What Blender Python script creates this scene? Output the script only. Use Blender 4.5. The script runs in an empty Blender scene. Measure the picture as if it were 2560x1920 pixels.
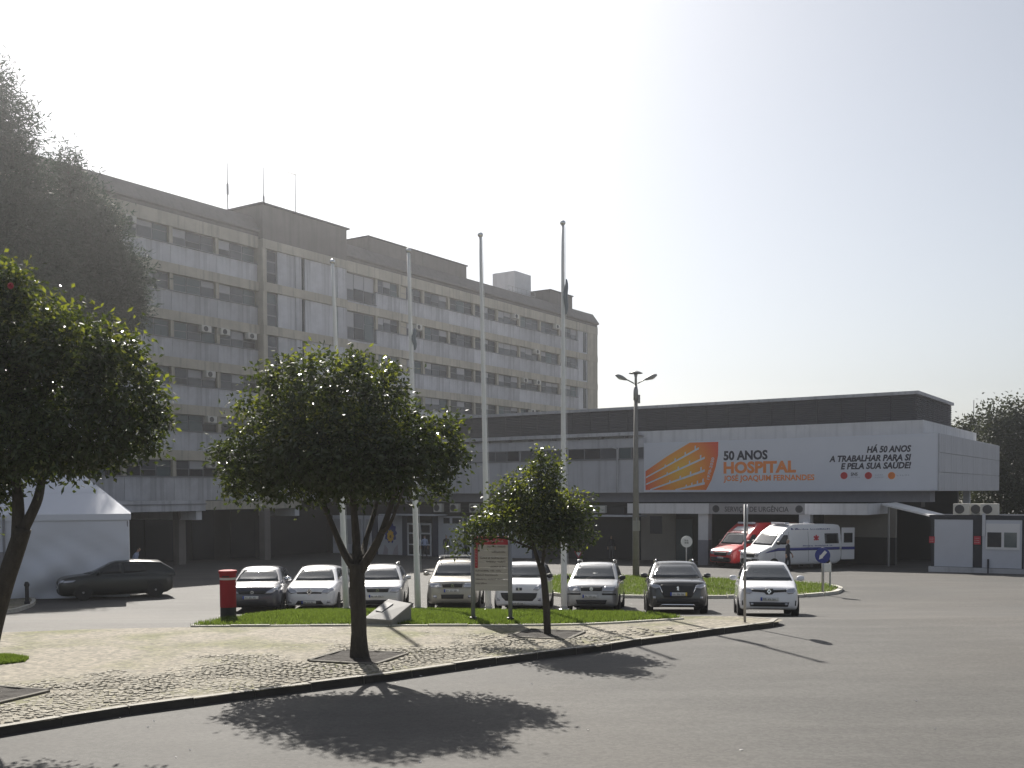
import bpy, math, random
from mathutils import Vector, Matrix, geometry, noise
from mathutils.bvhtree import BVHTree
R = math.radians
random.seed(7)
S = bpy.context.scene
C = S.collection

# ------------------------------------------------------------------ camera
H = 3.1                     # eye height over the near road
F, CX, HY = 2600.0, 1280.0, 1233.0
PITCH, ROLL = R(2.0), R(0.3)
PY0 = HY + F*math.tan(PITCH)
cam = bpy.data.cameras.new('camera'); camo = bpy.data.objects.new('camera', cam); C.objects.link(camo)
CR = Matrix.Rotation(math.pi/2-PITCH, 3, 'X') @ Matrix.Rotation(-ROLL, 3, 'Z')
camo.matrix_world = Matrix.Translation((0, 0, H)) @ CR.to_4x4()
cam.sensor_width = 36; cam.lens = 36*F/2560; cam.shift_y = (PY0-960)/2560
cam.clip_start = 0.3; cam.clip_end = 4000
S.camera = camo

# ------------------------------------------------------------------ light
SUN_AZ, SUN_EL = R(17.0), R(39.5)
w = bpy.data.worlds.new('World'); S.world = w; w.use_nodes = True
nt = w.node_tree; nt.nodes.clear()
sky = nt.nodes.new('ShaderNodeTexSky'); sky.sky_type = 'NISHITA'; sky.sun_disc = False
sky.sun_elevation = SUN_EL; sky.sun_rotation = -SUN_AZ
sky.air_density = 1.0; sky.dust_density = 2.0; sky.ozone_density = 2.0; sky.altitude = 100
bg = nt.nodes.new('ShaderNodeBackground'); bg.inputs[1].default_value = 0.062
wo = nt.nodes.new('ShaderNodeOutputWorld')
hs = nt.nodes.new('ShaderNodeHueSaturation'); hs.inputs['Saturation'].default_value = .46
nt.links.new(sky.outputs[0], hs.inputs['Color']); nt.links.new(hs.outputs[0], bg.inputs[0]); nt.links.new(bg.outputs[0], wo.inputs[0])
sl = bpy.data.lights.new('sun', 'SUN'); sl.energy = 5.0; sl.angle = R(0.5); sl.color = (1, .95, .87)
so = bpy.data.objects.new('sun', sl); C.objects.link(so)
sd = Vector((-math.sin(SUN_AZ)*math.cos(SUN_EL), math.cos(SUN_AZ)*math.cos(SUN_EL), math.sin(SUN_EL)))
so.rotation_euler = (-sd).to_track_quat('-Z', 'Y').to_euler(); so.location = (0, 0, 60)
S.view_settings.view_transform = 'Standard'; S.view_settings.look = 'None'
S.view_settings.gamma = 1; S.view_settings.use_curve_mapping = False
S.view_settings.exposure = 0.8

# ------------------------------------------------------------------ terrain and measuring helpers
ZT = [(-1e4, 3.1), (21, 3.1), (26, 3.2), (28.5, 3.42), (31.3, 3.67), (33.3, 3.83), (35.5, 3.98), (45, 4.06), (58, 4.3), (80, 4.85), (130, 5.0), (1e5, 5.0)]
def interp(x, t):
    if x <= t[0][0]: return t[0][1]
    for (a, b), (c, d) in zip(t, t[1:]):
        if x <= c: return b+(d-b)*(x-a)/(c-a) if c > a else d
    return t[-1][1]
def gz(y): return H-interp(y, ZT)
def ray(px, py): return CR @ Vector(((px-CX)/F, -(py-PY0)/F, -1))
def gp(px, py, dz=0.0):
    """point of the terrain (raised by dz) under photo point px, py"""
    d = ray(px, py); lo, hi = 3.0, 400.0
    for _ in range(50):
        m = (lo+hi)/2; t = m/d.y
        if H+d.z*t > gz(m)+dz: lo = m
        else: hi = m
    t = lo/d.y
    return Vector((d.x*t, lo, gz(lo)+dz))
def at(px, py, Y):
    d = ray(px, py); t = Y/d.y
    return Vector((d.x*t, Y, H+d.z*t))
class Frame:
    """a building's own axes: x along its face, y into it"""
    def __init__(s, o, ang):
        s.o = Vector((o[0], o[1], 0)); s.a = ang
        s.M = Matrix.Translation(s.o) @ Matrix.Rotation(ang, 4, 'Z'); s.I = s.M.inverted()
    def loc(s, px, py, yoff=0.0):
        e = s.I @ Vector((0, 0, H)); d = s.I.to_3x3() @ ray(px, py)
        t = (yoff-e.y)/d.y
        return e+d*t
    def X(s, px, yoff=0.0, py=HY): return s.loc(px, py, yoff).x
    def Z(s, px, py, yoff=0.0): return s.loc(px, py, yoff).z

# ------------------------------------------------------------------ materials
MATS = {}
def mat(name, col, rough=.6, metal=0., var=0., vscale=3., streak=0., bump=0., bscale=40., coat=0., spec=.5, island=0., tint=None, tscale=.5, stretch=None):
    if name in MATS: return MATS[name]
    m = bpy.data.materials.new(name); m.use_nodes = True; n = m.node_tree; L = n.links.new
    b = n.nodes['Principled BSDF']
    b.inputs['Base Color'].default_value = (*col, 1); b.inputs['Roughness'].default_value = rough
    b.inputs['Metallic'].default_value = metal; b.inputs['Coat Weight'].default_value = coat
    b.inputs['Specular IOR Level'].default_value = spec; b.inputs['Coat Roughness'].default_value = .08
    if var or streak or bump or island or tint:
        tc = n.nodes.new('ShaderNodeTexCoord')
    cur = None
    def mixin(fac_socket, amt, colr, lo, hi):
        nonlocal cur
        mp = n.nodes.new('ShaderNodeMapRange'); mp.inputs[1].default_value = lo; mp.inputs[2].default_value = hi
        mp.inputs[3].default_value = 0; mp.inputs[4].default_value = amt; L(fac_socket, mp.inputs[0])
        mx = n.nodes.new('ShaderNodeMix'); mx.data_type = 'RGBA'
        if cur is None: mx.inputs[6].default_value = (*col, 1)
        else: L(cur, mx.inputs[6])
        mx.inputs[7].default_value = (*colr, 1); L(mp.outputs[0], mx.inputs[0]); cur = mx.outputs[2]
    if tint:
        t = n.nodes.new('ShaderNodeTexNoise'); t.inputs['Scale'].default_value = tscale; t.inputs['Detail'].default_value = 5
        L(tc.outputs['Object'], t.inputs['Vector']); mixin(t.outputs[0], 1, tint, .46, .66)
    if var:
        t = n.nodes.new('ShaderNodeTexNoise'); t.inputs['Scale'].default_value = vscale; t.inputs['Detail'].default_value = 8
        t.inputs['Roughness'].default_value = .65
        if stretch:
            mp = n.nodes.new('ShaderNodeMapping'); mp.inputs['Scale'].default_value = stretch
            L(tc.outputs['Object'], mp.inputs[0]); L(mp.outputs[0], t.inputs['Vector'])
        else: L(tc.outputs['Object'], t.inputs['Vector'])
        mixin(t.outputs[0], var, tuple(c*.35 for c in col), .42, .75)
        mixin(t.outputs[0], var, tuple(min(1, c*1.5) for c in col), .5, .2)
    if streak:
        mp = n.nodes.new('ShaderNodeMapping'); mp.inputs['Scale'].default_value = (2.2, 2.2, .12)
        L(tc.outputs['Object'], mp.inputs[0])
        t = n.nodes.new('ShaderNodeTexNoise'); t.inputs['Scale'].default_value = 1.4; t.inputs['Detail'].default_value = 6
        L(mp.outputs[0], t.inputs['Vector']); mixin(t.outputs[0], streak, tuple(c*.3 for c in col), .5, .72)
    if island:
        g = n.nodes.new('ShaderNodeNewGeometry'); oi = n.nodes.new('ShaderNodeObjectInfo')
        ad = n.nodes.new('ShaderNodeMath'); ad.operation = 'ADD'; fr = n.nodes.new('ShaderNodeMath'); fr.operation = 'FRACT'
        L(g.outputs['Random Per Island'], ad.inputs[0]); L(oi.outputs['Random'], ad.inputs[1]); L(ad.outputs[0], fr.inputs[0])
        mixin(fr.outputs[0], island, tuple(c*.4 for c in col), .4, 1)
        mixin(fr.outputs[0], island, tuple(min(1, c*1.5) for c in col), .5, 0)
    if cur is not None: L(cur, b.inputs['Base Color'])
    if bump:
        t = n.nodes.new('ShaderNodeTexNoise'); t.inputs['Scale'].default_value = bscale; t.inputs['Detail'].default_value = 4
        L(tc.outputs['Object'], t.inputs['Vector'])
        bp = n.nodes.new('ShaderNodeBump'); bp.inputs['Strength'].default_value = bump; bp.inputs['Distance'].default_value = .02
        L(t.outputs[0], bp.inputs['Height']); L(bp.outputs[0], b.inputs['Normal'])
    MATS[name] = m
    return m
def leafmat(name, col, trans, rough=.35, spec=.5, var=.6, tmix=.35):
    if name in MATS: return MATS[name]
    m = mat(name, col, rough, spec=spec, island=var); n = m.node_tree; L = n.links.new
    b = n.nodes['Principled BSDF']; o = n.nodes['Material Output']
    tr = n.nodes.new('ShaderNodeBsdfTranslucent'); tr.inputs[0].default_value = (*trans, 1)
    mx = n.nodes.new('ShaderNodeMixShader'); mx.inputs[0].default_value = tmix
    L(b.outputs[0], mx.inputs[1]); L(tr.outputs[0], mx.inputs[2]); L(mx.outputs[0], o.inputs[0])
    return m
def glass(name, col, rough=.06, spec=.5): return mat(name, col, rough, spec=spec)

# ------------------------------------------------------------------ mesh helpers
class MB:
    def __init__(s): s.v = []; s.f = []; s.m = []
    def add(s, vs, fs, m=0):
        o = len(s.v); s.v += [tuple(v) for v in vs]; s.f += [tuple(i+o for i in f) for f in fs]; s.m += [m]*len(fs)
        return s
    def box(s, x0, x1, y0, y1, z0, z1, m=0, M=None):
        vs = [Vector(p) for p in ((x0,y0,z0),(x1,y0,z0),(x1,y1,z0),(x0,y1,z0),(x0,y0,z1),(x1,y0,z1),(x1,y1,z1),(x0,y1,z1))]
        if M is not None: vs = [M @ v for v in vs]
        return s.add(vs, [(0,3,2,1),(4,5,6,7),(0,1,5,4),(1,2,6,5),(2,3,7,6),(3,0,4,7)], m)
    def tube(s, pts, rad, n=8, m=0, caps=True):
        pts = [Vector(p) for p in pts]; vs = []; fs = []
        up = Vector((.13, .31, .94))
        for i, p in enumerate(pts):
            t = (pts[min(i+1, len(pts)-1)]-pts[max(i-1, 0)]).normalized()
            a = t.cross(up)
            if a.length < .2: a = t.cross(Vector((1, .1, 0)))
            a.normalize(); b = t.cross(a)
            r = rad[i] if hasattr(rad, '__len__') else rad
            vs += [p+(a*math.cos(k*2*math.pi/n)+b*math.sin(k*2*math.pi/n))*r for k in range(n)]
        for i in range(len(pts)-1):
            for k in range(n):
                k2 = (k+1) % n; fs.append((i*n+k, (i+1)*n+k, (i+1)*n+k2, i*n+k2))
        if caps: fs.append(tuple(range(n))); fs.append(tuple(range((len(pts)-1)*n, len(pts)*n))[::-1])
        return s.add(vs, fs, m)
    def lathe(s, prof, c=(0,0,0), n=16, m=0, M=None):
        vs = [Vector((c[0]+r*math.cos(k*2*math.pi/n), c[1]+r*math.sin(k*2*math.pi/n), c[2]+z)) for r, z in prof for k in range(n)]
        if M is not None: vs = [M @ v for v in vs]
        fs = [(i*n+k, i*n+(k+1)%n, (i+1)*n+(k+1)%n, (i+1)*n+k) for i in range(len(prof)-1) for k in range(n)]
        fs.append(tuple(range(n))[::-1]); fs.append(tuple(range((len(prof)-1)*n, len(prof)*n)))
        return s.add(vs, fs, m)
    def prism(s, poly, y0, y1, m=0, M=None):
        """poly in x,z ; extruded along y from y0 (front) to y1"""
        n = len(poly); vs = [Vector((x, y0, z)) for x, z in poly]+[Vector((x, y1, z)) for x, z in poly]
        if M is not None: vs = [M @ v for v in vs]
        fs = [tuple(range(n)), tuple(range(n, 2*n))[::-1]]+[(k, n+k, n+(k+1)%n, (k+1)%n) for k in range(n)]
        return s.add(vs, fs, m)
    def build(s, name, mats, parent=None, smooth=False, bevel=0, loc=None):
        me = bpy.data.meshes.new(name); me.from_pydata(s.v, [], s.f)
        for m in (mats if isinstance(mats, (list, tuple)) else [mats]): me.materials.append(m)
        if any(s.m): me.polygons.foreach_set('material_index', s.m)
        if smooth: me.polygons.foreach_set('use_smooth', [True]*len(me.polygons))
        me.update()
        return link(name, me, parent, bevel, loc)
def link(name, data, parent=None, bevel=0, loc=None):
    o = bpy.data.objects.new(name, data); C.objects.link(o)
    if parent is not None: o.parent = parent
    if loc is not None: o.location = loc
    if bevel:
        md = o.modifiers.new('edge', 'BEVEL'); md.width = bevel; md.segments = 2; md.limit_method = 'ANGLE'
    return o
BOXC = {}
def boxpart(name, sx, sy, sz, m, parent, loc, bevel=0):
    """a box part, origin at the middle of its bottom; alike ones share a mesh"""
    k = (round(sx, 3), round(sy, 3), round(sz, 3), m.name)
    if k not in BOXC:
        BOXC[k] = None
        me = bpy.data.meshes.new(name); b = MB().box(-sx/2, sx/2, -sy/2, sy/2, 0, sz)
        me.from_pydata(b.v, [], b.f); me.materials.append(m); BOXC[k] = me
    return link(name, BOXC[k], parent, bevel, loc)
def bx(name, x0, x1, y0, y1, z0, z1, m, parent, bevel=0):
    return boxpart(name, x1-x0, y1-y0, z1-z0, m, parent, ((x0+x1)/2, (y0+y1)/2, z0), bevel)
def tag(o, label=None, cat=None, group=None, kind=None):
    if label: o['label'] = label
    if cat: o['category'] = cat
    if group: o['group'] = group
    if kind: o['kind'] = kind
    return o
def empty(name, loc=(0,0,0), rz=0, label=None, cat=None, group=None):
    o = bpy.data.objects.new(name, None); C.objects.link(o); o.location = loc; o.rotation_euler = (0, 0, rz); o.empty_display_size = .3
    return tag(o, label, cat, group)
def copy_tree(o, parent=None):
    c = o.copy(); C.objects.link(c); c.parent = parent
    for ch in list(o.children): copy_tree(ch, c)
    return c
def text(body, size, loc, rot, m, parent, align='LEFT', bold=0., shear=0., ext=.004, width=None, name='lettering'):
    cu = bpy.data.curves.new(name, 'FONT'); cu.body = body; cu.size = size; cu.align_x = align
    cu.offset = bold*size; cu.shear = shear; cu.extrude = ext; cu.resolution_u = 3
    cu.materials.append(m)
    o = link(name, cu, parent, 0, loc); o.rotation_euler = rot
    bpy.context.view_layer.update()
    me = bpy.data.meshes.new_from_object(o.evaluated_get(bpy.context.evaluated_depsgraph_get()))
    bpy.data.objects.remove(o); o = link(name, me, parent, 0, loc); o.rotation_euler = rot
    if width and len(me.vertices):
        d = max(v.co.x for v in me.vertices)-min(v.co.x for v in me.vertices)
        if align == 'LEFT': x0 = min(v.co.x for v in me.vertices); me.transform(Matrix.Translation((-x0, 0, 0)))
        o.scale = (width/d, 1, 1)
    return o
def scribble(mb, x0, x1, z, h, y0, y1, words, m=0, M=None, seed=1):
    """rows of tiny strokes where the photo's print is too small to read"""
    r = random.Random(seed); tot = sum(words)+.8*(len(words)-1); u = (x1-x0)/tot; x = x0
    for wd in words:
        e = x+wd*u
        while x < e-.2*u:
            k = r.choice((0, 0, 1, 2)); cw = u*.62
            if k == 0: mb.box(x, x+cw*.3, y0, y1, z, z+h, m, M); mb.box(x+cw*.7, x+cw, y0, y1, z, z+h*r.choice((.6, 1)), m, M)
            elif k == 1: mb.box(x, x+cw, y0, y1, z, z+h*.25, m, M); mb.box(x, x+cw*.3, y0, y1, z+h*.25, z+h*.75, m, M)
            else: mb.box(x+cw*.1, x+cw*.9, y0, y1, z+h*.4, z+h*.7, m, M); mb.box(x+cw*.4, x+cw*.7, y0, y1, z, z+h*.4, m, M)
            x += u
        x = e+.8*u
def inside(p, poly):
    c = False; j = len(poly)-1
    for i in range(len(poly)):
        a, b = poly[i], poly[j]
        if (a[1] > p[1]) != (b[1] > p[1]) and p[0] < (b[0]-a[0])*(p[1]-a[1])/(b[1]-a[1])+a[0]: c = not c
        j = i
    return c
def cdt(poly, step, holes=()):
    pts = []; edges = []
    def ring(pl):
        st = len(pts)
        for i in range(len(pl)):
            a = Vector(pl[i][:2]); b = Vector(pl[(i+1) % len(pl)][:2]); n = max(1, int((b-a).length/step))
            for k in range(n): pts.append(a+(b-a)*k/n)
        edges.extend((i, i+1 if i+1 < len(pts) else st) for i in range(st, len(pts)))
    ring(poly)
    x0, x1 = min(p[0] for p in poly), max(p[0] for p in poly); y0, y1 = min(p[1] for p in poly), max(p[1] for p in poly)
    nx, ny = int((x1-x0)/step), int((y1-y0)/step)
    for i in range(1, nx+1):
        for j in range(1, ny+1):
            p = (x0+i*(x1-x0)/(nx+1), y0+j*(y1-y0)/(ny+1))
            if inside(p, poly): pts.append(Vector(p))
    v, e, f, *_ = geometry.delaunay_2d_cdt(pts, edges, [], 1, 1e-5)
    return v, f
def sheet(name, poly, dz, m, step=1.5, kind='structure', parent=None, thick=0.0):
    v, f = cdt(poly, step); mb = MB()
    mb.add([(p.x, p.y, gz(p.y)+dz) for p in v], [tuple(x) for x in f])
    o = mb.build(name, m, parent)
    if o.data.polygons and sum(p.normal.z for p in o.data.polygons) < 0: o.data.flip_normals()
    if kind: o['kind'] = kind
    return o

# ------------------------------------------------------------------ haze: added volume standing in for lens glare over the tower
def glare_box():
    m = bpy.data.materials.new('glare_veil'); m.use_nodes = True; n = m.node_tree; n.nodes.clear()
    pv = n.nodes.new('ShaderNodeVolumePrincipled'); o = n.nodes.new('ShaderNodeOutputMaterial')
    pv.inputs['Color'].default_value = (.96, .97, 1, 1); pv.inputs['Density'].default_value = .00065; pv.inputs['Anisotropy'].default_value = .83
    n.links.new(pv.outputs[0], o.inputs['Volume'])
    b = MB().box(-365, 365, -135, 425, -3.2, 34); tag(b.build('glare_haze', m), kind='stuff')
glare_box()
# ================================================================== GROUND
asphalt = mat('asphalt', (.081, .078, .073), .8, var=.38, vscale=1.1, stretch=(.22, .7, 1),  bump=.35, bscale=90, tint=(.097, .09, .081), tscale=.12, spec=.35)
def speckle(m, scale, lo, hi):
    n = m.node_tree; L = n.links.new; b = n.nodes['Principled BSDF']; src = b.inputs['Base Color'].links[0].from_socket
    tc = n.nodes.new('ShaderNodeTexCoord'); v = n.nodes.new('ShaderNodeTexVoronoi'); v.inputs['Scale'].default_value = scale
    L(tc.outputs['Object'], v.inputs['Vector']); r = n.nodes.new('ShaderNodeMapRange'); r.inputs[3].default_value = lo; r.inputs[4].default_value = hi
    sp = n.nodes.new('ShaderNodeSeparateColor'); L(v.outputs['Color'], sp.inputs[0]); L(sp.outputs[0], r.inputs[0])
    mx = n.nodes.new('ShaderNodeMix'); mx.data_type = 'RGBA'; mx.blend_type = 'MULTIPLY'; mx.inputs[0].default_value = 1
    cb = n.nodes.new('ShaderNodeCombineColor'); [L(r.outputs[0], cb.inputs[i]) for i in range(3)]
    L(src, mx.inputs[6]); L(cb.outputs[0], mx.inputs[7]); L(mx.outputs[2], b.inputs['Base Color'])
speckle(asphalt, 22, .84, 1.14)
paving = mat('worn_paving', (.225, .2, .155), .9, var=.4, vscale=9, bump=.7, bscale=22, tint=(.125, .125, .045), tscale=.55)
speckle(paving, 13, .62, 1.25)
cobble_m = mat('cobble_stone', (.255, .235, .19), .88, var=.3, vscale=30, island=.28, bump=.3, bscale=60)
kerb_dark = mat('kerb_face_shade', (.045, .04, .034), .9, var=.45, vscale=6)  # shade of the kerb side turned from the sun, put into its colour
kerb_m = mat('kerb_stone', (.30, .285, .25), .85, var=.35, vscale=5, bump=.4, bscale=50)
kerb_pale = mat('pale_kerb', (.5, .48, .42), .8, var=.3, vscale=5)
edge_m = mat('edging_stone', (.13, .12, .10), .9, var=.45, vscale=7)
soil_m = mat('soil', (.022, .017, .013), .95, var=.5, vscale=9, bump=.8, bscale=25)
grass_base = mat('grass_base', (.06, .075, .02), .9, var=.4, vscale=4, tint=(.14, .12, .05), tscale=1.2)
grass_m = leafmat('grass_blade', (.058, .095, .016), (.145, .205, .03), .5, .3, .5, .45)

ys = [-120, -40, 0, 10, 16, 21, 26, 28.5, 31.3, 33.3, 35.5, 40, 45, 51, 58, 69, 80, 130, 220, 415]
xs = [-355, -200, -80, -40, -20, -10, 0, 10, 20, 40, 80, 200, 355]
mb = MB()
mb.add([(x, y, gz(y)) for y in ys for x in xs], [(j*len(xs)+i, j*len(xs)+i+1, (j+1)*len(xs)+i+1, (j+1)*len(xs)+i) for j in range(len(ys)-1) for i in range(len(xs)-1)])
tag(mb.build('road', asphalt), kind='structure')

# pavement island with cobbles -------------------------------------------------
KH = .12
edge_px = [(-420, 1905), (-150, 1845), (0, 1818), (289, 1771), (579, 1733), (700, 1718), (971, 1684), (1242, 1645), (1500, 1614), (1608, 1597), (1725, 1582), (1852, 1565), (1915, 1558), (1947, 1553), (1957, 1549), (1945, 1545), (1905, 1542), (1863, 1540)]
back_px = [(1780, 1539), (1700, 1540), (1560, 1540), (1330, 1541), (1000, 1541), (723, 1541), (593, 1549), (470, 1567), (250, 1571), (0, 1580), (-420, 1592)]
edge = [gp(*p, KH) for p in edge_px]; back = [gp(*p, KH) for p in back_px]
isl = [(p.x, p.y) for p in edge+back]
pave = sheet('pavement', isl, KH-.010, paving, 1.2)
# kerb stones along the near edge
kerb = tag(empty('kerb'), kind='structure')
def kerb_run(pts, parent, m, wdt=.14, hgt=.2, step=.95, top=0.0, seed=3, face=None):
    """stones laid end to end along pts (top edge line), body to the left of travel"""
    r = random.Random(seed)
    P = [Vector((p[0], p[1])) for p in pts]; d = [0]
    for a, b in zip(P, P[1:]): d.append(d[-1]+(b-a).length)
    def pos(t):
        t = min(max(t, 0), d[-1])
        for i in range(len(P)-1):
            if t <= d[i+1]: return P[i]+(P[i+1]-P[i])*((t-d[i])/max(1e-6, d[i+1]-d[i]))
        return P[-1]
    n = max(1, round(d[-1]/step)); st = d[-1]/n
    for i in range(n):
        a, b = pos(i*st+.008), pos((i+1)*st-.008); t = (b-a).normalized(); q = Vector((-t.y, t.x))*wdt
        za, zb = gz(a.y)+top, gz(b.y)+top; j = r.uniform(-.008, .008)
        k = MB(); c = (a+b)/2; cz = (za+zb)/2
        vs = []
        for p, z in ((a, za), (b, zb), (b+q, gz((b+q).y)+top), (a+q, gz((a+q).y)+top)):
            vs.append((p.x-c.x, p.y-c.y, z-cz-hgt))
        for p, z in ((a+q*.12, za), (b+q*.12, zb), (b+q, gz((b+q).y)+top), (a+q, gz((a+q).y)+top)):
            vs.append((p.x-c.x, p.y-c.y, z-cz+j))
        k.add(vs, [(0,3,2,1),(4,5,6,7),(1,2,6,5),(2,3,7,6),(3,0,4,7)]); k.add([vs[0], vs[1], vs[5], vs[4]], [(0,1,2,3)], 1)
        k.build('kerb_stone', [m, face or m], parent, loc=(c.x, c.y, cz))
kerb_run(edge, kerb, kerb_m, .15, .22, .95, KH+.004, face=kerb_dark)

# tree pits (square of low stones round bare soil)
def tree_pit(px, py, size, rz, label):
    c = gp(px, py, KH); t = empty('tree_pit', c, rz, label, 'tree pit', 'tree pits cut in the cobbled pavement')
    s = size/2
    mb = MB(); n = 9; vs = []
    rr = random.Random(px)
    for i in range(n+1):
        for j in range(n+1): vs.append((-s+i*size/n, -s+j*size/n, -.004+rr.uniform(0, .028)))
    mb.add(vs, [(i*(n+1)+j, (i+1)*(n+1)+j, (i+1)*(n+1)+j+1, i*(n+1)+j+1) for i in range(n) for j in range(n)])
    mb.build('soil', soil_m, t)
    for k in range(4):
        for q in (-1, 1):
            o = boxpart('edging_stone', s-.01, .08, .14, edge_m, t, (0, 0, 0), .008)
            a = k*math.pi/2; o.rotation_euler = (0, 0, a)
            v = Matrix.Rotation(a, 3, 'Z') @ Vector((q*(s/2), -s-.045, -.115)); o.location = v
    return c
T1 = tree_pit(897, 1643, 1.25, R(-20), 'square tree pit of bare soil around the trunk of the biggest tree')
T2 = tree_pit(1368, 1586, 1.2, R(-20), 'square tree pit of bare soil around the smallest tree')
T3 = tree_pit(-40, 1740, 1.2, R(-20), 'square tree pit of bare soil at the left edge of the pavement')
pits = [(T1, .78), (T2, .75), (T3, .75)]

# cobbles: 300 nearest as parts, the rest as one mass
ang = math.atan2(edge[8].y-edge[2].y, edge[8].x-edge[2].x)
cs = .118; U = Vector((math.cos(ang), math.sin(ang))); V = Vector((-U.y, U.x))
cells = []
o0 = Vector((edge[1].x, edge[1].y))
rr = random.Random(5)
for j in range(1, 110):
    for i in range(-20, 260):
        p = o0+U*(i*cs+(.5*cs if j % 2 else 0)+rr.uniform(-.03, .03)+.05*noise.noise((i*.15, j*.15, 1)))+V*(j*cs+rr.uniform(-.025, .025)+.10+.12*noise.noise((i*.09, j*.09, 5)))
        if p.y > 23.5 or abs(p.x) > p.y*.53+.3: continue
        if not inside(p, isl): continue
        q = 1e9
        for a, b in zip(edge, edge[1:]):
            ab = Vector((b.x-a.x, b.y-a.y)); tt = max(0, min(1, (p-Vector((a.x, a.y))).dot(ab)/ab.length_squared)); q = min(q, (p-Vector((a.x, a.y))-ab*tt).length)
        if q < .23: continue
        if any((p-Vector((c.x, c.y))).length < rad*1.05 for c, rad in pits): continue
        if p.y > 19.5 and rr.random() < (p.y-19.5)/4: continue
        sk = noise.noise((p.x*.55, p.y*.55, 3))*.022+noise.noise((p.x*1.7, p.y*1.7, 8))*.014+max(0, q-2.2)*.012
        if sk > .045: continue
        cells.append((p, max(-.006, sk)))
cells.sort(key=lambda p: p[0].length)
def cobble_geo(r):
    h = r.uniform(.042, .051); a = cs*.5*r.uniform(.7, 1.0); b = cs*.5*r.uniform(.7, 1.0); k = r.uniform(.66, .8); th = r.uniform(-.45, .45)+ang
    ct, st = math.cos(th), math.sin(th); vs = []
    for (x, y, z) in ((-a,-b,-.04),(a,-b,-.04),(a,b,-.04),(-a,b,-.04),(-a,-b,h*.6),(a,-b,h*.6),(a,b,h*.6),(-a,b,h*.6),(-a*k,-b*k,h),(a*k,-b*k,h+r.uniform(-.006,.006)),(a*k,b*k,h),(-a*k,b*k,h)):
        vs.append((x*ct-y*st, x*st+y*ct, z))
    fs = [(0,1,5,4),(1,2,6,5),(2,3,7,6),(3,0,4,7),(4,5,9,8),(5,6,10,9),(6,7,11,10),(7,4,8,11),(8,9,10,11)]
    return vs, fs
cob_meshes = []
for k in range(12):
    me = bpy.data.meshes.new('cobblestone'); a, b = cobble_geo(rr); me.from_pydata(a, [], b); me.materials.append(cobble_m); cob_meshes.append(me)
for p, sk in cells[:300]:
    link('cobblestone', rr.choice(cob_meshes), pave, loc=(p.x, p.y, gz(p.y)+KH-.044-sk+rr.uniform(-.003, .003)))
mb = MB()
for p, sk in cells[300:]:
    a, b = cobble_geo(rr); z = gz(p.y)+KH-.044-sk+rr.uniform(-.003, .003)
    mb.add([(x+p.x, y+p.y, c+z) for x, y, c in a], b)
tag(mb.build('cobblestones_beyond', cobble_m, pave), kind='stuff')

# grass ------------------------------------------------------------------------
def grass(name, poly, dz, n, hmin, hmax, seed, bare=.0):
    r = random.Random(seed)
    sheet(name+'_bed', poly, dz, grass_base, .9)
    x0, x1 = min(p[0] for p in poly), max(p[0] for p in poly); y0, y1 = min(p[1] for p in poly), max(p[1] for p in poly)
    v = []; f = []; c = 0
    while c < n:
        x, y = r.uniform(x0, x1), r.uniform(y0, y1)
        if not inside((x, y), poly): continue
        z = gz(y)+dz; a = r.uniform(0, 6.28); w_ = r.uniform(.008, .016); h = r.uniform(hmin, hmax); lx, ly = r.uniform(-.5, .5)*h, r.uniform(-.5, .5)*h
        o = len(v); v += [(x-w_*math.cos(a), y-w_*math.sin(a), z), (x+w_*math.cos(a), y+w_*math.sin(a), z), (x+lx, y+ly, z+h)]; f.append((o, o+1, o+2)); c += 1
    m = MB(); m.v = v; m.f = f; m.m = [0]*len(f)
    tag(m.build(name, grass_m), kind='stuff')
g1_px = [(475, 1566), (560, 1549), (600, 1545.5), (723, 1530), (800, 1528), (1022, 1527.5), (1076, 1526), (1253, 1530), (1420, 1533), (1560, 1534.5), (1663, 1541), (1706, 1546.5), (1600, 1553), (1500, 1559), (1329, 1563), (1000, 1563), (800, 1563)]
g1 = [tuple(gp(*p, KH)[:2]) for p in g1_px]
grass('grass', g1, KH+.02, 60000, .05, .11, 11)
gk = tag(empty('grass_kerb'), kind='structure')
kerb_run([gp(*p, KH) for p in ((475, 1567), (800, 1565), (1000, 1565), (1329, 1565), (1500, 1561), (1600, 1555), (1712, 1547.5))], gk, kerb_pale, .10, .2, .9, KH+.03, 8)
kerb_run([gp(*p, KH) for p in ((1663, 1540), (1560, 1533.5), (1420, 1532), (1253, 1529), (1076, 1525), (800, 1527), (723, 1529), (600, 1544.5), (475, 1566.5))], gk, kerb_pale, .10, .2, .9, KH+.03, 9)
g2_px = [(1335, 1462), (1352, 1446), (1400, 1438), (1560, 1440), (1760, 1445), (1985, 1455), (2070, 1461), (2098, 1470), (2076, 1480), (2000, 1486), (1780, 1489), (1600, 1488), (1400, 1485), (1350, 1475)]
g2 = [tuple(gp(*p, .1)[:2]) for p in g2_px]
grass('roundabout_grass', g2, .11, 26000, .06, .14, 12)
gk2 = tag(empty('roundabout_kerb'), kind='structure')
kerb_run([Vector((*p, 0)) for p in g2+[g2[0]]][::-1], gk2, kerb_pale, -.22, .22, 1.0, .12, 10)
g3 = [tuple(gp(*p, KH)[:2]) for p in ((-60, 1655), (-40, 1640), (20, 1637), (72, 1645), (60, 1654), (0, 1661))]
grass('grass_patch', g3, KH-.02, 5000, .04, .09, 13)
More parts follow.
